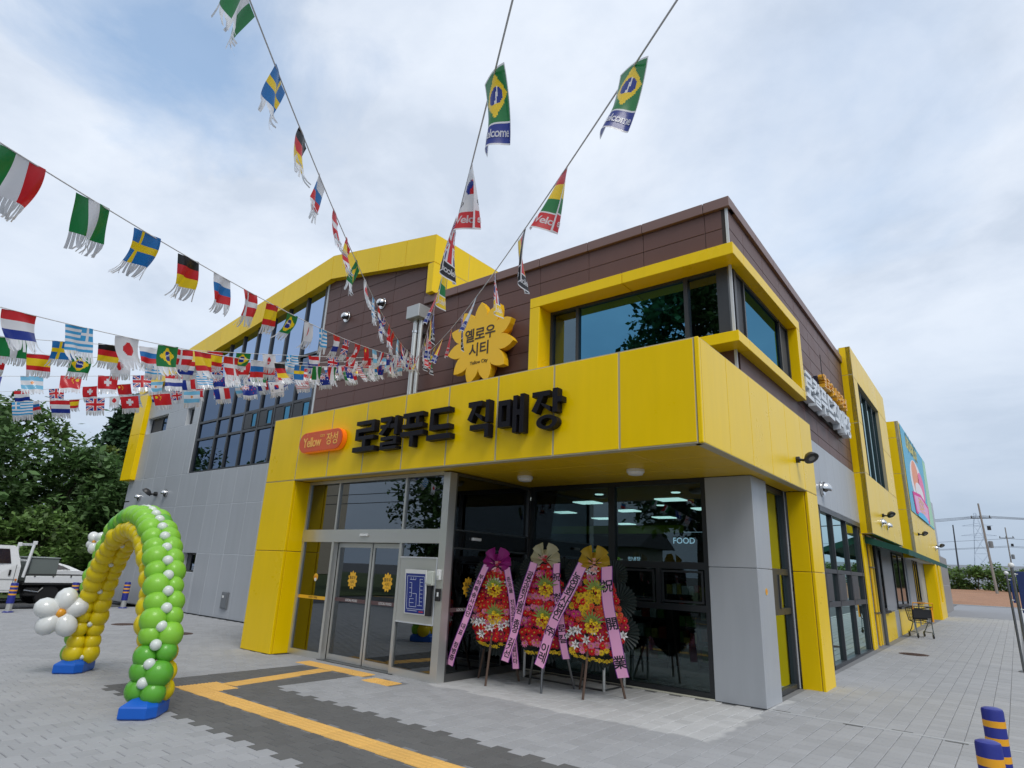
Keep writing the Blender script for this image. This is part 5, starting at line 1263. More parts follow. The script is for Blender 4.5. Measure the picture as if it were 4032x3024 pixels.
def wreath(cx, cy, face, zlo, zhi, wid, feet, label, bowcol, bowin, ribs, pal, seed, wreath_leg):
    f = Vector(face).normalized(); rt = Vector((-f.y, f.x, 0)); rt = rt if rt.x > 0 else -rt; up = Vector((0, 0, 1)); c = Vector((cx, cy, 0)); rg = random.Random(seed)
    t = thing('flower_wreath', (cx, cy, 0), label, 'flower wreath', 'congratulation wreaths by the entrance')
    P_ = lambda x, z, d=0.0: c + rt * x + up * z + f * d
    top = P_(0, zhi - .1, -.03)
    for q in feet: obj('leg', MB().tube([Vector(q), top + (Vector(q) - top) * .15], .017, 7), wreath_leg, t)
    obj('backboard', MB().prism([(-wid * .42, zlo + .05), (wid * .42, zlo + .05), (wid * .5, zlo + .35), (wid * .2, zhi), (-wid * .2, zhi), (-wid * .5, zlo + .35)], lambda p, d: tuple(P_(p[0], p[1], d)), -.03, -.01), LFD, t)
    basis = Matrix(((rt.x, -f.x, 0, 0), (rt.y, -f.y, 0, 0), (0, 0, 1, 0), (0, 0, 0, 1)))
    H = zhi - zlo
    for k, (z, x, s, r) in enumerate(((zlo + .10, 0, 1, PI), (zlo + .16, .16, .9, PI + .7), (zlo + .16, -.16, .9, PI - .7), (zlo + H * .28, wid * .46, 1.0, -PI / 2), (zlo + H * .28, -wid * .46, 1.0, PI / 2), (zlo + H * .60, wid * .42, 1.0, -PI / 2 + .3), (zlo + H * .60, -wid * .42, 1.0, PI / 2 - .3), (zlo + H * .88, wid * .33, .8, -PI / 2 + .7), (zlo + H * .88, -wid * .33, .8, PI / 2 - .7))):
        inst('leaf_fan', FAN, t, Matrix.Translation(P_(x, z, -.02 - .003 * k)) @ basis @ Matrix.Rotation(-r, 4, 'Y') @ Matrix.Diagonal((s, s, s, 1)))
    def half(z):
        q = (z - zlo) / H
        return wid * (.36 + .22 * math.sin(min(1, q / .45) * PI / 1.6)) if q < .45 else wid * (.54 - .34 * (q - .45) / .55)
    rows = 15
    for j in range(rows):
        z = zlo + .03 + (H - .14) * j / (rows - 1); hw = half(z); n = max(2, int(hw * 2 / .072)) + (j % 2)
        for k in range(n):
            x = -hw + 2 * hw * (k + .5) / n + rg.uniform(-.015, .015); bul = .10 * (1 - (x / (hw + .05)) ** 2)
            d = (f + rt * x * .9 + up * rg.uniform(-.2, .25)).normalized(); ch = pal[(j + (rg.randrange(3) if rg.random() < .6 else 0)) % len(pal)]
            p = P_(x, z + rg.uniform(-.02, .02), .01 + bul)
            isl = (j == 0) or (ch.startswith('L'))
            key = 'yellow' if j == 0 else ch.lstrip('L')
            me = LIL[key] if isl else GER[key]
            if j == 0: d = (f * .5 - up * .8 + rt * x).normalized()
            sc = rg.uniform(.95, 1.35) * (.85 if isl else 1); inst('flower', me, t, orient(p, d, rg.uniform(0, 6)) @ Matrix.Diagonal((sc, sc, sc, 1)))
    for z in (zlo + H * .36, zlo + H * .70):
        x0 = rg.uniform(-.05, .03)
        inst('striped_leaf', SPK, t, Matrix.Translation(P_(x0, z + .02, .13)) @ basis)
        for k in range(5):
            a = 2 * PI * k / 5; d = (f + (rt * math.cos(a) + up * math.sin(a)) * .6).normalized()
            inst('flower', LIL['yellow'], t, orient(P_(x0 + .055 * math.cos(a), z - .02 + .055 * math.sin(a), .13), d, rg.uniform(0, 6)) @ Matrix.Scale(1.05, 4))
    # gauze bow
    bm = M('gauze_' + label.split()[0], bowcol, .5, transl=.45); b = MB()
    for k, (a, l) in enumerate(((.30, .22), (1.0, .25), (2.1, .25), (2.85, .22), (-.35, .19), (3.5, .19), (1.55, .15))):
        a2 = .36; V = []; o = P_(0, zhi, .10)
        for q in range(5):
            t_ = q / 4
            for w in range(4):
                e = (w - 1.5) / 1.5 * a2 * (1.0 if q < 4 else .75); r_ = l * t_; V.append(tuple(o + rt * math.cos(a + e * (.4 + t_)) * r_ + up * math.sin(a + e * (.4 + t_)) * r_ + f * (.05 * math.sin(t_ * 3) + .035 * math.sin(w * 2.4 + k) * t_)))
        F = [(q * 4 + w, q * 4 + w + 1, q * 4 + w + 5, q * 4 + w + 4) for q in range(4) for w in range(3)]; b.add(V, F)
    bo = obj('bow', b, bm, t, smooth=60)
    b = MB()
    for k in range(14):
        a = rg.uniform(0, 2 * PI); r_ = rg.uniform(.0, .10); o = P_(r_ * math.cos(a) * 1.1, zhi + r_ * math.sin(a) * .8 - .02, .16 + rg.uniform(0, .02)); d = (f + rt * math.cos(a) * .8 + up * math.sin(a) * .8).normalized(); s_ = d.cross(up).normalized() * .016
        b.add([tuple(o - s_), tuple(o + s_), tuple(o + s_ * 1.5 + d * .05), tuple(o - s_ * 1.5 + d * .05)], [(0, 1, 2, 3)], k % 2)
    obj('bow_loops', b, [bowin, M('ribbon_pale', lin(236, 190, 190), .5)], bo)
    # ribbons with brush lettering
    for (p0, p1, w, txt, sz, dd) in ribs:
        a, e = P_(p0[0], p0[1], .14), P_(p1[0], p1[1], dd); n = 14; dn = (e - a).normalized(); sdv = dn.cross(f).normalized()
        if sdv.dot(rt) < 0: sdv = -sdv
        nr = sdv.cross(dn).normalized(); nr = nr if nr.dot(f) > 0 else -nr
        wv = rg.uniform(0, 6)
        bnd = rg.uniform(-.05, .05)
        def rp(s, tt_, off=0.0): return a + (e - a) * tt_ + sdv * (s + bnd * math.sin(tt_ * PI) + .012 * math.sin(tt_ * 9 + wv)) + nr * (.016 * math.sin(tt_ * 7 + wv) + .03 * math.sin(tt_ * PI) + off)
        b = MB(); b2 = {-1: MB(), 1: MB()}
        for k in range(n):
            t0, t1 = k / n, (k + 1) / n
            b.add([tuple(rp(-w / 2, t0)), tuple(rp(w / 2, t0)), tuple(rp(w / 2, t1)), tuple(rp(-w / 2, t1))], [(0, 1, 2, 3)])
            for q in (-1, 1): b2[q].add([tuple(rp(q * w / 2, t0, .0)), tuple(rp(q * (w / 2 + .009), t0, .0)), tuple(rp(q * (w / 2 + .009), t1, .0)), tuple(rp(q * w / 2, t1, .0))], [(0, 1, 2, 3)])
        ro = obj('ribbon', b, RIB, t, smooth=60); [obj('ribbon_edge', b2[q], RBE, ro) for q in (-1, 1)]
        Ln = (e - a).length
        for i, ch in enumerate(txt):
            if ch == ' ': continue
            tc_ = (.10 + .86 * (i + .5) / len(txt))
            obj('lettering', text_mb(ch, sz, lambda x, y, z, tc_=tc_: tuple(rp(x, tc_ - y / Ln, .003)), 0, .02), INK, ro)
fc1 = (.36, -.93, 0)
wreath(-3.66, 1.02, fc1, .52, 1.66, .64, ((-3.63, .79, 0), (-3.56, 1.48, 0), (-4.13, 1.21, 0)), 'magenta-bowed flower wreath on wooden legs, nearest the sliding doors', lin(176, 40, 140), M('bow_pinkred', lin(226, 90, 120), .5),
       [((-.16, 1.64), (-.62, .22), .085, '부하특송사업단 대표 정병중', .085, .20), ((.17, 1.62), (.34, .24), .085, '준공을 진심으로 축하드립니다', .075, .12)], ['red', 'red', 'crimson', 'red', 'Lwhite', 'red', 'pink', 'orange'], 5, WOOD)
wreath(-2.86, 1.14, fc1, .50, 1.74, .68, ((-2.80, .98, 0), (-2.67, 1.61, 0), (-3.32, 1.41, 0)), 'cream-bowed flower wreath on metal legs, the middle one of three', lin(206, 198, 160), M('bow_red', lin(206, 60, 70), .5),
       [((-.17, 1.70), (-.52, .36), .10, '광주과학기술원 총장 김기선', .105, .18), ((.17, 1.70), (.34, .45), .09, '祝 첨단 로컬 ', .12, .12)], ['red', 'pink', 'crimson', 'red', 'crimson', 'magenta', 'red', 'pink'], 9, STD)
wreath(-2.14, 1.30, fc1, .48, 1.72, .74, ((-2.20, 1.08, 0), (-1.86, 1.60, 0), (-2.62, 1.67, 0)), 'golden-bowed flower wreath nearest the grey corner pillar', lin(206, 170, 50), M('bow_peach', lin(238, 180, 160), .5),
       [((-.15, 1.70), (-.74, .36), .125, '농업회사법인 ㈜ 이레', .135, .22), ((.17, 1.68), (.40, .30), .14, '祝 開 業', .17, .12)], ['red', 'yellow', 'pink', 'red', 'Lwhite', 'crimson', 'red', 'magenta', 'orange', 'yellow', 'red'], 14, WOOD)
# pipe frame standing behind the wreaths
pf = thing('pipe_stand', (-3.2, 2.1, 0), 'low steel pipe frame standing behind the flower wreaths', 'pipe frame')
for a, c_ in (((-2.30, 1.80, .012), (-3.75, 1.85, .012)), ((-2.30, 1.80, .012), (-2.29, 2.38, .012)), ((-2.29, 2.38, .012), (-3.75, 2.38, .012)), ((-3.75, 1.85, .012), (-3.75, 2.38, .012))): obj('rail', MB().tube([a, c_], .013, 6), STD, pf)
for x, y in ((-2.30, 1.80), (-2.29, 2.38), (-3.75, 1.85), (-3.75, 2.38)): obj('post', MB().tube([(x, y, .0), (x, y, .62)], .022, 8), STL, pf)
for y in (1.8, 2.38): obj('rail', MB().tube([(-2.30, y, .60), (-3.75, y + .02, .60)], .013, 6), STD, pf)

# ------------------------------------------------------------------ bollards
BBL = M('bollard_blue', lin(34, 44, 132), .42, var=.05); BYL = M('bollard_yellow', lin(236, 168, 40), .4, emit=None)
def bollard(x, y, h, r, label, group, z=0.0):
    t = thing('bollard', (x, y, z), label, 'bollard', group)
    obj('post', MB().lathe([(r * .86, .0), (r * .86, h * .34)], (x, y, z), 18), STL, t, smooth=40)
    obj('sleeve', MB().lathe([(r, h * .30), (r, h - .018), (r * .93, h - .004), (r * .6, h + .004), (.004, h + .006)], (x, y, z), 22), BBL, t, smooth=40)
    obj('flange', MB().lathe([(r * 1.5, 0.001), (r * 1.5, .012), (r * 1.0, .03)], (x, y, z), 18), BBL, t, smooth=40)
    for k in range(3):
        z0 = h * (.905 - .135 * k); obj('stripe', MB().lathe([(r * 1.012, z0 - h * .052), (r * 1.012, z0)], (x, y, z), 22), BYL, t, smooth=40)
bollard(2.235, -1.88, .80, .062, 'nearest blue and yellow bollard at the bottom right corner', 'bollards along the right kerb')
bollard(2.22, -.62, .80, .066, 'blue and yellow bollard just behind the nearest one at the right', 'bollards along the right kerb')
bollard(-18.0, -1.30, .72, .085, 'blue and yellow striped bollard in front of the white truck cab', 'bollards along the parking')
bollard(-18.6, 1.63, .74, .085, 'striped bollard seen through the balloon arch by the grey wall', 'bollards along the parking')
bollard(-18.3, .18, .73, .085, 'striped bollard in front of the truck bed, left of the balloon arch', 'bollards along the parking')

# ------------------------------------------------------------------ banner posts at the right edge
NVB = M('navy_banner_cloth', lin(24, 46, 100), .55, var=.08)
def post(x, y, h, label, ph, w):
    z = zg(y); t = thing('banner_post', (x, y, z), label, 'banner post', 'steel banner posts at the right edge')
    obj('pole', MB().tube([(x, y, z), (x, y, z + h)], .023, 10), STD, t, smooth=40); obj('cap', MB().ball((x, y, z + h + .01), .042, 10, 6), WHT, t, smooth=60)
    obj('sheet', MB().cbox(x + .035, x + w, y - .012, y + .012, z + h - ph, z + h - .08, .004), NVB, t)
    for q in (.12, ph - .05): obj('clamp', MB().tube([(x, y, z + h - q), (x + .06, y, z + h - q)], .016, 6), STL, t)
    obj('foot', MB().lathe([(.09, 0), (.09, .012), (.04, .03)], (x, y, z), 12), STD, t)
post(2.345, 10.0, 1.84, 'steel post with a narrow navy banner sleeve by the right kerb', .56, .075)
post(2.46, 6.0, 1.92, 'nearer steel post with a wider navy banner at the right edge', .68, .14)

# ------------------------------------------------------------------ shopping cart
ct = thing('shopping_cart', (.05, 16.6, zg(16.6)), 'black shopping cart with yellow handle left on the side path', 'shopping cart')
CYE = M('cart_yellow', lin(236, 160, 30), .4); CGR = M('cart_grey', lin(92, 104, 106), .4, metal=.6)
cr = Matrix.Translation((.02, 16.5, zg(16.5))) @ Matrix.Rotation(math.radians(24), 4, 'Z')
cf = lambda x, y, z: tuple((cr @ Vector((x, y, z)))[:])
b = MB(cf)
def ct_tube(pts, r, mat, name): obj(name, MB().tube([cf(*p) for p in pts], r, 7), mat, ct, smooth=50)
B0 = [(-.22, -.30, .42), (.22, -.30, .42), (.19, .28, .46), (-.19, .28, .46)]; B1 = [(-.26, -.34, .88), (.26, -.34, .88), (.23, .36, .80), (-.23, .36, .80)]
for k in range(4):
    ct_tube([B0[k], B0[(k + 1) % 4]], .012, BLK, 'basket_rail'); ct_tube([B1[k], B1[(k + 1) % 4]], .014, BLK, 'basket_rail'); ct_tube([B0[k], B1[k]], .012, BLK, 'basket_post')
b = MB()
for k in range(4):
    p, q = Vector(B0[k]), Vector(B0[(k + 1) % 4]); r_, s_ = Vector(B1[k]), Vector(B1[(k + 1) % 4])
    for i in range(1, 8): b.tube([cf(*p.lerp(q, i / 8)), cf(*r_.lerp(s_, i / 8))], .004, 4)
    for i in range(1, 4): b.tube([cf(*p.lerp(r_, i / 4)), cf(*q.lerp(s_, i / 4))], .004, 4)
obj('basket_mesh', b, BLK, ct)
obj('end_panel', MB(cf).prism([(-.24, .56), (.24, .56), (.25, .80), (-.25, .80)], lambda p, d: (p[0], -.345 + d, p[1]), 0, .01), BLK, ct); obj('corner_guard', MB(cf).box(.235, .275, -.36, -.32, .46, .86), CYE, ct); obj('seat_panel', MB(cf).box(-.2, .2, -.1, -.09, .5, .8), BLK, ct)
ct_tube([(-.26, -.42, .80), (-.26, -.46, .98), (.26, -.46, .98), (.26, -.42, .80)], .016, CYE, 'handle')
for s in (-1, 1):
    ct_tube([(.22 * s, -.30, .44), (.21 * s, -.36, .13)], .013, CGR, 'leg'); ct_tube([(.20 * s, -.10, .44), (.19 * s, .16, .22), (.19 * s, .34, .13)], .013, CGR, 'leg'); ct_tube([(.21 * s, -.35, .16), (.19 * s, .33, .15)], .011, CGR, 'leg')
    for y in (-.36, .35):
        w = obj('wheel', MB().lathe([(.055, -.014), (.062, -.008), (.062, .008), (.055, .014)], cf(.20 * s, y, .062), 16, axis=(cr.to_3x3() @ Vector((1, 0, 0)))), BLK, ct, smooth=40); obj('fork', MB(cf).box(.20 * s - .022, .20 * s - .016, y - .02, y + .02, .06, .15).box(.20 * s + .016, .20 * s + .022, y - .02, y + .02, .06, .15), CGR, w)
# ------------------------------------------------------------------ small wall box
mbx = thing('meter_box', (-14.25, 2.43, .26), 'small grey metal box low on the grey panel wall', 'meter box')
obj('box_body', MB().cbox(-14.41, -14.10, 2.40, 2.45, .265, .69, .008), M('box_grey', lin(120, 124, 128), .45, metal=.3, var=.06), mbx); obj('box_door', MB().cbox(-14.39, -14.12, 2.388, 2.399, .29, .66, .004), MATS['box_grey'], mbx); obj('dial', MB().cbox(-14.34, -14.25, 2.382, 2.387, .54, .60, .002), WHT, mbx)

# ------------------------------------------------------------------ truck and car at the left
WPT = M('vehicle_white_paint', lin(222, 224, 226), .28, coat=.5, var=.03); VGL = M('vehicle_glass', lin(34, 30, 40), .08, spec=.6); TYR = M('tyre_rubber', lin(24, 24, 26), .85, var=.2); UND = M('chassis_black', lin(22, 22, 24), .7); BED2 = M('tarpaulin_grey', lin(104, 112, 110), .75, var=.1)
def wheel(x, y, r, w, parent, ax=1):
    o = obj('wheel', MB().lathe([(r * .55, -w / 2), (r * .93, -w / 2), (r, -w / 2 + .03), (r, w / 2 - .03), (r * .93, w / 2), (r * .55, w / 2)], (x, y, r), 26, axis=(1, 0, 0)), TYR, parent, smooth=35)
    obj('rim', MB().lathe([(r * .56, -w / 2 + .02), (r * .5, w / 2 - .05), (r * .2, w / 2 - .03), (r * .05, w / 2 - .03)], (x, y, r), 20, axis=(1, 0, 0)), STD, o, smooth=35)
tk = thing('pickup_truck', (-20.4, -1.2, 0), 'white double cab flatbed truck parked at the left edge', 'truck')
xn, xf = -19.60, -21.15; zd = -.10
# cab: side profile (y, z), swept across x with the upper part leaning in
prof = [(-.86, .50), (-.86, 1.20), (-1.02, 1.70), (-1.10, 1.755), (-2.6, 1.755), (-2.78, 1.70), (-3.30, 1.02), (-3.36, .50)]
def tuck(z): return 0.0 if z < 1.15 else .10 * (z - 1.15) / .6
b = MB(); n = len(prof)
V = [(xn - tuck(z), y, z + zd) for y, z in prof] + [(xf + tuck(z), y, z + zd) for y, z in prof]
b.add(V, [tuple(range(n)), tuple(range(n, 2 * n))[::-1]] + [(i, n + i, n + (i + 1) % n, (i + 1) % n) for i in range(n)])
obj('cab', b, WPT, tk)
def on_side(y, z, d=.004): return (xn - tuck(z) + d, y, z + zd)
def sidepoly(name, pts, mat, parent=tk, d0=.001, d1=.006): return obj(name, MB().prism(pts, lambda p, d: on_side(p[0], p[1], d), d0, d1), mat, parent)
dr = sidepoly('rear_door', [(-.95, .56), (-1.92, .56), (-1.92, 1.70), (-1.14, 1.70), (-.95, 1.25)], WPT, d1=.012)
sidepoly('window', [(-1.10, 1.27), (-1.86, 1.27), (-1.86, 1.66), (-1.20, 1.66)], VGL, dr, .013, .018); sidepoly('handle', [(-1.06, .95), (-1.11, .95), (-1.11, 1.10), (-1.06, 1.10)], BLK, dr, .013, .03)
dr = sidepoly('front_door', [(-1.95, .56), (-2.95, .56), (-3.02, 1.18), (-2.75, 1.70), (-1.95, 1.70)], WPT, d1=.012)
sidepoly('window', [(-2.02, 1.27), (-2.92, 1.27), (-2.72, 1.64), (-2.02, 1.64)], VGL, dr, .013, .018); sidepoly('handle', [(-2.04, .95), (-2.18, .95), (-2.18, 1.0), (-2.04, 1.0)], BLK, dr, .013, .03)
sidepoly('moulding', [(-.88, .84), (-3.3, .84), (-3.3, .86), (-.88, .86)], M('seam_grey', lin(150, 150, 152), .5), tk, .012, .02)
obj('windscreen', MB().prism([(xn - .16, 0), (xf + .16, 0), (xf + .22, 1), (xn - .22, 1)], lambda p, d: (p[0], -3.26 + .46 * p[1] - d * .8, 1.10 + .58 * p[1] + zd + d * .5), .002, .01), VGL, tk)
obj('bumper', MB().cbox(xf, xn, -3.42, -3.34, .36, .56, .02), UND, tk)
for x in (xn - .25, xf + .25): obj('headlight', MB().cbox(x - .16, x + .16, -3.375, -3.345, .66, .82, .01), CHR, tk)
# head rack, flatbed, boards
for x in (xn - .06, xf + .06): obj('rack_post', MB().tube([(x, -.74, .80), (x, -.66, 1.72)], .04, 8), WPT, tk, smooth=50)
obj('rack_bar', MB().tube([(xn - .06, -.66, 1.70), (xf + .06, -.66, 1.70)], .035, 8), WPT, tk, smooth=50); obj('rack_bar', MB().tube([(xn - .06, -.72, 1.25), (xf + .06, -.72, 1.25)], .03, 8), WPT, tk, smooth=50)
obj('rack_tip', MB().cbox(xn - .11, xn - .02, -.70, -.60, 1.70, 1.80, .01).cbox(xn - .5, xn - .4, -.95, -.86, 1.64, 1.75, .01), WPT, tk)
obj('bed_floor', MB().box(xf, xn, -.72, 1.55, .60, .66), UND, tk)
bd = obj('side_board', MB().cbox(xn - .05, xn + .01, -.68, 1.55, .655, .84, .01), WPT, tk)
for k in range(5): obj('latch', MB().cbox(xn + .01, xn + .03, -.5 + .45 * k, -.46 + .45 * k, .82, .87, .004), STD, bd)
obj('side_board', MB().cbox(xf - .01, xf + .05, -.68, 1.55, .655, .84, .01), WPT, tk); obj('tail_board', MB().cbox(xf, xn, 1.55, 1.60, .655, .84, .01), WPT, tk)
obj('board_rail', MB().tube([(xn - .02, -.68, .885), (xn - .02, 1.55, .885)], .02, 6), UND, tk)
obj('chassis', MB().box(xf + .4, xn - .35, -3.2, 1.5, .36, .58), UND, tk); obj('fuel_tank', MB().cbox(xn - .35, xn - .06, -.62, -.28, .28, .54, .03), UND, tk)
obj('guard_bar', MB().tube([(xn - .05, -.65, .45), (xn - .05, -.3, .40), (xn - .05, -.2, .52)], .025, 6), STD, tk)
for y, in ((-.05,), (-2.75,)):
    wheel(xn - .16, y, .30, .22, tk); wheel(xf + .16, y, .30, .22, tk)
obj('door_mirror', MB().cbox(xn + .02, xn + .20, -3.02, -2.94, 1.18, 1.52, .02), BLK, tk); obj('side_lamp', MB().cbox(xn + .012, xn + .03, -.93, -.89, .70, .76, .004), M('amber_lens', lin(220, 120, 20), .3), tk)
obj('mud_flap', MB().box(xn - .28, xn - .02, .36, .375, .02, .42), UND, tk); obj('rear_lamp', MB().cbox(xn - .35, xn - .05, 1.60, 1.63, .48, .58, .006), M('tail_red', lin(150, 20, 24), .25), tk)
for y_ in (-.955, -1.935): sidepoly('door_gap', [(y_, .56), (y_ - .012, .56), (y_ - .012, 1.24), (y_, 1.24)], UND, tk, .012, .0135)
cg = thing('grey_crate', (-20.2, -.2, .66), 'dark grey boxed load behind the truck cab', 'cargo box')
obj('box', MB().cbox(-20.9, -19.75, -.60, .08, .665, 1.33, .012), BED2, cg); obj('lid', MB().cbox(-20.92, -19.73, -.62, .10, 1.33, 1.36, .008), M('lid_grey', lin(140, 148, 146), .6), cg)
# white saloon behind the truck
car = thing('white_car', (-23.3, -.5, 0), 'white saloon car parked behind the flatbed truck', 'car')
low = [(2.0, .30), (2.05, .62), (1.98, .86), (1.55, .93), (-1.7, .86), (-2.3, .72), (-2.42, .5), (-2.38, .28)]
def car_pts(pr, x0, x1, tk_): return [(x0 - tk_(z), y, z) for y, z in pr], [(x1 + tk_(z), y, z) for y, z in pr]
def sweep(name, pr, x0, x1, tk_, mat, parent):
    A, B_ = car_pts(pr, x0, x1, tk_); n_ = len(pr); b = MB(); b.add(A + B_, [tuple(range(n_)), tuple(range(n_, 2 * n_))[::-1]] + [(i, n_ + i, n_ + (i + 1) % n_, (i + 1) % n_) for i in range(n_)]); return obj(name, b, mat, parent)
sweep('body', low, -22.5, -24.2, lambda z: .06 * abs(z - .6), WPT, car)
roof = [(1.62, .92), (1.25, 1.08), (.75, 1.22), (.1, 1.285), (-.5, 1.27), (-1.55, .86)]
rf = sweep('cabin', roof, -22.56, -24.14, lambda z: .55 * (z - .86), WPT, car)
tuck2 = lambda z: .55 * (z - .86)
for pts in ([(1.30, .965), (.98, 1.10), (.55, 1.195), (.12, 1.215), (.10, .95)], [(.02, .945), (.04, 1.215), (-.48, 1.20), (-1.2, .92)]):
    obj('side_window', MB().prism(pts, lambda p, d: (-22.56 - tuck2(p[1]) + d, p[0], p[1]), .002, .008), VGL, rf)
obj('window_trim', MB().tube([(-22.56 - tuck2(.94) + .012, -1.2, .915), (-22.56 - tuck2(.95) + .012, 1.30, .95), (-22.56 - tuck2(1.08) + .012, 1.05, 1.085)], .010, 5), CHR, rf)
for y in (1.35, -1.45): wheel(-22.62, y, .31, .2, car); wheel(-24.08, y, .31, .2, car)
obj('tail_light', MB().cbox(-22.9, -22.52, 1.97, 2.06, .66, .80, .01), M('tail_red', lin(150, 20, 24), .25), car)

# ------------------------------------------------------------------ trees
LG = {}
def leafmat(k, c, r=.35): 
    if k not in LG: LG[k] = M('leaf_' + k, c, .55, transl=.32, rnd=.55, spec=.35, var=.35, vscale=.45)
    return LG[k]
BARK = M('bark', lin(84, 74, 62), .9, var=.25, vscale=6, bump=.5, bscale=30)
def foliage(cl, per, leaf, seed, droop=0.2, aspect=.55, tuft=None):
    rg = random.Random(seed); b = MB()
    for (c, r) in cl:
        for k in range(per):
            th, ph = rg.uniform(0, 2 * PI), math.acos(rg.uniform(-1, 1)); q = r * rg.random() ** .45
            p = Vector((c[0] + q * math.sin(ph) * math.cos(th), c[1] + q * math.sin(ph) * math.sin(th), c[2] + q * .75 * math.cos(ph)))
            d = Vector((rg.gauss(0, 1), rg.gauss(0, 1), rg.gauss(-droop, .6))).normalized(); n = Vector((rg.gauss(0, .6), rg.gauss(0, .6), 1)).normalized()
            s = d.cross(n); s = s.normalized() if s.length > .01 else Vector((1, 0, 0)); l = leaf * rg.choice((.55, .8, 1.0, 1.25, 1.6)) * rg.uniform(.8, 1.15); w = l * aspect * .5; a = rg.random()
            b.add([tuple(p), tuple(p + d * l * .5 + s * w), tuple(p + d * l), tuple(p + d * l * .5 - s * w)], [(0, 1, 2, 3)], 0, a)
    return b
def tree(x, y, h, r, label, kind, seed, z0=-.05, nclump=60, per=90, leaf=.28, name='broadleaf_tree', base=.25, conic=0.0, group=None, trunk_r=None, limbs=True):
    rg = random.Random(seed); t = thing(name, (x, y, z0), label, 'tree', group)
    tr_ = trunk_r or h * .022
    pts = [(x + rg.uniform(-.12, .12) * i, y + rg.uniform(-.12, .12) * i, z0 + h * .9 * i / 5) for i in range(6)]
    b = MB(); b.tube(pts, [tr_ * (1.25 - .2 * i) for i in range(6)], 8)
    cl = []
    for k in range(nclump):
        q = base + (1 - base) * (k + .5) / nclump; zc = z0 + h * q
        e = (q - base) / (1 - base); wr = r * ((1 - e) ** .75 if conic else math.sqrt(max(.05, 1 - (2 * e - .86) ** 2 / 1.35))) * rg.uniform(.45, 1.0)
        a = rg.uniform(0, 2 * PI); cr_ = r * rg.uniform(.20, .36) * (.65 if conic else 1)
        c = (x + wr * math.cos(a), y + wr * math.sin(a), zc + rg.uniform(-.3, .3) - cr_ * .4); cl.append((c, cr_))
        if limbs and k % 5 == 0: b.tube([(x, y, max(z0 + h * .18, zc - h * .14)), ((x + c[0]) / 2, (y + c[1]) / 2, zc - h * .05), c], [tr_ * .35, tr_ * .22, tr_ * .08], 5)
    obj('trunk', b, BARK, t, smooth=60)
    obj('crown', foliage(cl, per, leaf, seed + 1), kind, t, attr=True)
DG = leafmat('dark_green', (.078, .148, .045)); MG_ = leafmat('mid_green', (.098, .175, .046)); YG = leafmat('yellow_green', (.15, .20, .045)); PN = leafmat('pine_green', (.046, .100, .046)); BR = leafmat('bright_green', (.115, .20, .050))
TG = 'trees behind the parking'
tree(-31.5, -1.4, 7.6, 3.6, 'broad dark tree at the far left behind the truck', DG, 41, group=TG, nclump=80, per=110)
tree(-35.5, 1.6, 8.6, 3.8, 'tall mid green tree above the truck bed, thin at its top', MG_, 42, group=TG, nclump=80, per=105)
tree(-37.4, 7.2, 10.6, 3.6, 'dark feathery tree rising beside the yellow gable edge', PN, 43, name='cedar_tree', conic=1, group=TG, nclump=120, per=80, leaf=.34, base=.08)
tree(-32.0, 3.6, 6.4, 2.9, 'dark rounded tree left of the grey wall corner', DG, 44, group=TG, nclump=70, per=110)
tree(-35.0, 5.6, 6.9, 2.0, 'yellowish narrow tree between the dark trees near the gable', YG, 45, name='larch_tree', conic=1, group=TG, nclump=70, per=70, leaf=.24)
tree(-29.2, 5.4, 4.8, 2.5, 'low dark tree touching the grey wall corner', DG, 46, group=TG, nclump=60, per=110)
tree(-27.6, 1.7, 3.1, 1.9, 'bright bushy tree behind the white saloon car', BR, 47, name='bushy_tree', group=TG, nclump=60, per=130, leaf=.20, base=.08)
tree(-28.5, -2.6, 3.6, 2.1, 'light green bushy tree over the truck cab', YG, 48, name='bushy_tree', group=TG, nclump=60, per=120, leaf=.22, base=.08)
tree(-44.0, -2.5, 9.4, 4.6, 'distant tree crown behind the flags at the far left', MG_, 49, group=TG, nclump=70, per=80, leaf=.36)
tree(-42.0, 9.5, 8.5, 4.0, 'distant dark crown filling the gap by the cedar', DG, 50, group=TG, nclump=60, per=80, leaf=.36)
# hedge bank across the dirt field
def bank(x0, x1, y, z, h, seed, label, mat, n=46):
    rg = random.Random(seed); t = thing('hedge_bank', ((x0 + x1) / 2, y, z), label, 'hedge')
    cl = []
    for k in range(n): q = rg.random(); cl.append(((x0 + (x1 - x0) * (k + rg.random()) / n, y + rg.uniform(-1.5, 1.5), z + h * q * .82 * rg.uniform(.75, 1.12)), rg.uniform(.8, 1.5)))
    obj('foliage', foliage(cl, 150, .42, seed, .1), mat, t, attr=True)
    b = MB(); 
    for k in range(12): xx = x0 + (x1 - x0) * (k + .5) / 12; b.tube([(xx, y, z - .2), (xx + rg.uniform(-.6, .6), y, z + h * .6)], [.08, .03], 5)
    obj('stems', b, BARK, t)
ZH = fz(112)
bank(-26, -4, 112, ZH, 4.2, 71, 'overgrown green hedge across the field, next to the shop end wall', BR); bank(-5, 9, 110, ZH - .05, 3.9, 72, 'overgrown green hedge across the field around the pole foot', BR); bank(7, 40, 111, ZH, 3.8, 73, 'overgrown green hedge across the field at the right edge', MG_, 60)
tree(6.4, 97, 5.2, 2.8, 'rounded dark tree at the right edge beyond the field', DG, 75, z0=fz(97), group='trees beyond the field', per=90, leaf=.36, base=.12); tree(11, 104, 6.0, 3.2, 'dark tree beyond the field outside the right edge', DG, 76, z0=fz(104), group='trees beyond the field', per=70, leaf=.4, base=.12)
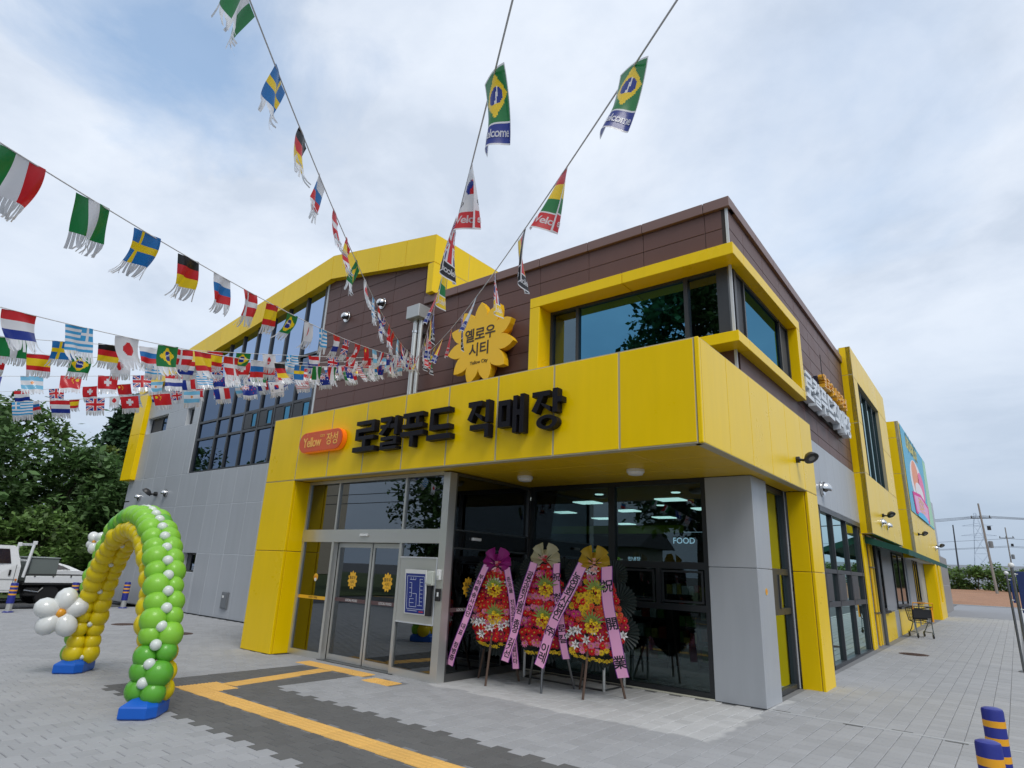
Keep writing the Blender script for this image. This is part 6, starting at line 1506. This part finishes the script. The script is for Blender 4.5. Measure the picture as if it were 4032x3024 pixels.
# ------------------------------------------------------------------ poles, wires, pylon
CONC = M('pole_concrete', lin(140, 136, 130), .85, var=.1); WIRE = M('wire_black', lin(60, 66, 74), .6); PYL = M('hazed_pylon_steel', lin(176, 188, 202), .8, spec=.1)  # pylon colour has the distance haze mixed in, close to sky tone
def pole(x, y, z0, zt_, label, dx=0.0, kit=True, r=.17, mat=CONC):
    t = thing('utility_pole', (x, y, z0), label, 'utility pole', 'utility poles beyond the field')
    obj('shaft', MB().tube([(x, y, z0 - .2), (x + dx, y, zt_)], [r, r * .6], 10), mat, t, smooth=50)
    if kit:
        q = lambda e: x + dx * (zt_ - e - z0) / (zt_ - z0)
        obj('crossarm', MB().box(q(1.9) - 1.1, q(1.9) + 1.1, y - .06, y + .06, zt_ - 1.95, zt_ - 1.83), STD, t)
        for s in (-1, -.1, .9): obj('insulator', MB().lathe([(.06, 0), (.09, .08), (.05, .14), (.08, .2), (.03, .3)], (q(1.9) + s, y, zt_ - 1.83), 8), BLK, t)
        obj('transformer', MB().lathe([(.02, 0), (.26, .03), (.26, .75), (.2, .82), (.03, .86)], (q(5) + .42, y, zt_ - 5.6), 12), M('transformer_grey', lin(120, 124, 126), .5), t)
        obj('switch_box', MB().cbox(q(3) + .4, q(3) + .8, y - .2, y + .2, zt_ - 3.4, zt_ - 2.9, .02), BLK, t)
pole(.35, 95, fz(95), 12.3, 'leaning concrete utility pole with transformer, tallest beyond the field', -.35)
pole(-4.6, 118, 1.4, 11.4, 'dark slim utility pole near the end of the shop', .25, False, .15, WIRE)
pole(2.15, 140, 1.6, 12.6, 'utility pole farther off at the right', .1, True, .15)
def wires(label, A, B_, sags, dz):
    t = thing('overhead_wires', tuple(A), label, 'overhead wires')
    for k, (s, z) in enumerate(zip(sags, dz)):
        a, e = Vector(A), Vector(B_); pts = []
        for i in range(17): q = i / 16; p = a.lerp(e, q); p.z += z - s * 4 * q * (1 - q); pts.append(p)
        obj('wire', MB().tube(pts, .024, 4), WIRE, t)
wires('upper overhead wires running left from the tall pole', (.2, 95, 10.6), (-60, 108, 10.2), (1.0, 1.1, .9), (0, -.12, .12)); wires('upper overhead wires running right from the tall pole', (.2, 95, 10.6), (60, 100, 9.8), (1.0, .9, 1.1), (0, -.12, .12))
wires('lower overhead wires running left from the farther pole', (2.2, 140, 10.6), (-70, 148, 9.2), (.9, 1.0, .9, 1.0), (0, -1.3, -1.5, -6.5)); wires('lower overhead wires running right from the farther pole', (2.2, 140, 10.6), (70, 142, 9.5), (.9, 1.0, .9, 1.0), (0, -1.3, -1.5, -6.5))
pyx, pyy = -9.6, 400
t = thing('lattice_pylon', (pyx, pyy, 0), 'pale lattice power pylon far behind the utility poles', 'pylon')
b = MB(); lv = [(0, 5.5), (10, 4.2), (19, 3.0), (27, 2.0), (33, 1.5), (39.5, .5)]
for (z0, w0), (z1, w1) in cut(lv):
    c0 = [(pyx + sx * w0, pyy + sy * w0, z0) for sx, sy in ((-1, -1), (1, -1), (1, 1), (-1, 1))]; c1 = [(pyx + sx * w1, pyy + sy * w1, z1) for sx, sy in ((-1, -1), (1, -1), (1, 1), (-1, 1))]
    for k in range(4): b.tube([c0[k], c1[k]], .10, 4); b.tube([c0[k], c1[(k + 1) % 4]], .05, 4); b.tube([c0[(k + 1) % 4], c1[k]], .05, 4); b.tube([c1[k], c1[(k + 1) % 4]], .05, 4)
obj('tower', b, PYL, t)
for z, w in ((28, 7.5), (33, 6.5), (37, 5.5)): obj('arm', MB().tube([(pyx - w, pyy, z), (pyx, pyy, z + 1.2), (pyx + w, pyy, z)], .08, 4), PYL, t); obj('arm', MB().tube([(pyx - w, pyy, z), (pyx + w, pyy, z)], .07, 4), PYL, t)
t = thing('road_barrier', (0, 190, 3), 'long pale concrete parapet of a raised road on the horizon', 'road parapet')
obj('wall', MB().box(-60, 60, 190, 191, .0, 7.2), M('pale_concrete', lin(176, 182, 188), .8, var=.1), t); obj('dark_band', MB().box(-60, 60, 189.9, 190, 5.6, 6.1), WIRE, t)

# ------------------------------------------------------------------ across the street (seen only mirrored in the glass)
OG = 'street trees mirrored in the windows'
tree(-8.4, -16.5, 16.8, 3.6, 'tall street tree mirrored in the upper corner window', DG, 81, group=OG, nclump=130, per=130, leaf=.34); tree(-26, -23, 10.5, 4.2, 'street tree mirrored in the glass above the doors', DG, 82, group=OG, nclump=90, per=120, leaf=.36); tree(-52, -12, 9, 4.5, 'street tree mirrored in the curtain wall', MG_, 83, group=OG, nclump=60, per=70, leaf=.5); tree(-46, -18, 10, 4.5, 'street tree mirrored low in the curtain wall', DG, 84, group=OG, nclump=60, per=70, leaf=.5); tree(-6, -30, 6, 4, 'low street tree mirrored in the storefront', MG_, 85, group=OG, nclump=60, per=70, leaf=.5)
mb = MB(); mb.add([(-90, -60, -.05), (40, -60, -.05), (40, -19, -.05), (-90, -19, -.05)], [(0, 1, 2, 3)]); tag(obj('far_verge', mb, GRS), 'grass verge on the far side of the street', kind='structure')
mb = MB(); [mb.box(-90, 60, y, y + .12, -.096, -.092) for y in (-15.2, -12.4)]; tag(obj('road_marking', mb, M('road_paint_yellow', lin(220, 170, 50), .6)), 'yellow line along the street', kind='structure')
hb = thing('apartment_block', (-71, -38, 0), 'beige apartment block mirrored in the glass above the doors', 'building')
obj('wall', MB().box(-76, -66, -44, -34, 0, 17), M('beige_render', lin(190, 178, 160), .85, var=.08), hb); obj('roof', MB().box(-76.5, -65.5, -44.5, -33.5, 17, 17.6).prism([(-72, 17.6), (-67, 17.6), (-69.5, 20)], lambda p, d: (p[0], d, p[1]), -42, -36), M('tile_brown', lin(120, 96, 84), .8), hb)
for j in range(5):
    for k in range(3): obj('window', MB().box(-75 + 3.2 * k, -73.4 + 3.2 * k, -33.98, -33.9, 2 + 3.1 * j, 3.4 + 3.1 * j), VGL, hb)
hb = thing('low_house', (-36, -46, 0), 'low dark-roofed house mirrored in the door glass', 'building')
obj('wall', MB().box(-46, -26, -50, -44, 0, 4.2), M('cream_wall', lin(176, 172, 164), .85, var=.1), hb); obj('roof', MB().prism([(-51, 4.1), (-43, 4.1), (-47, 6.4)], lambda p, d: (d, p[0], p[1]), -47, -25), M('roof_dark', lin(60, 62, 68), .7), hb); obj('door', MB().box(-38, -36.8, -43.98, -43.9, 0, 2.2), FRM, hb)
for k in range(4): obj('window', MB().box(-44.5 + 4.6 * k, -43 + 4.6 * k, -43.98, -43.92, 1.2, 2.6), VGL, hb)
wires('street wires mirrored in the glass above the doors', (-70, -20, 7.6), (30, -20, 7.8), (.8, .9, .7), (0, -.7, -1.5))

bpy.data.scenes.remove(TSC)
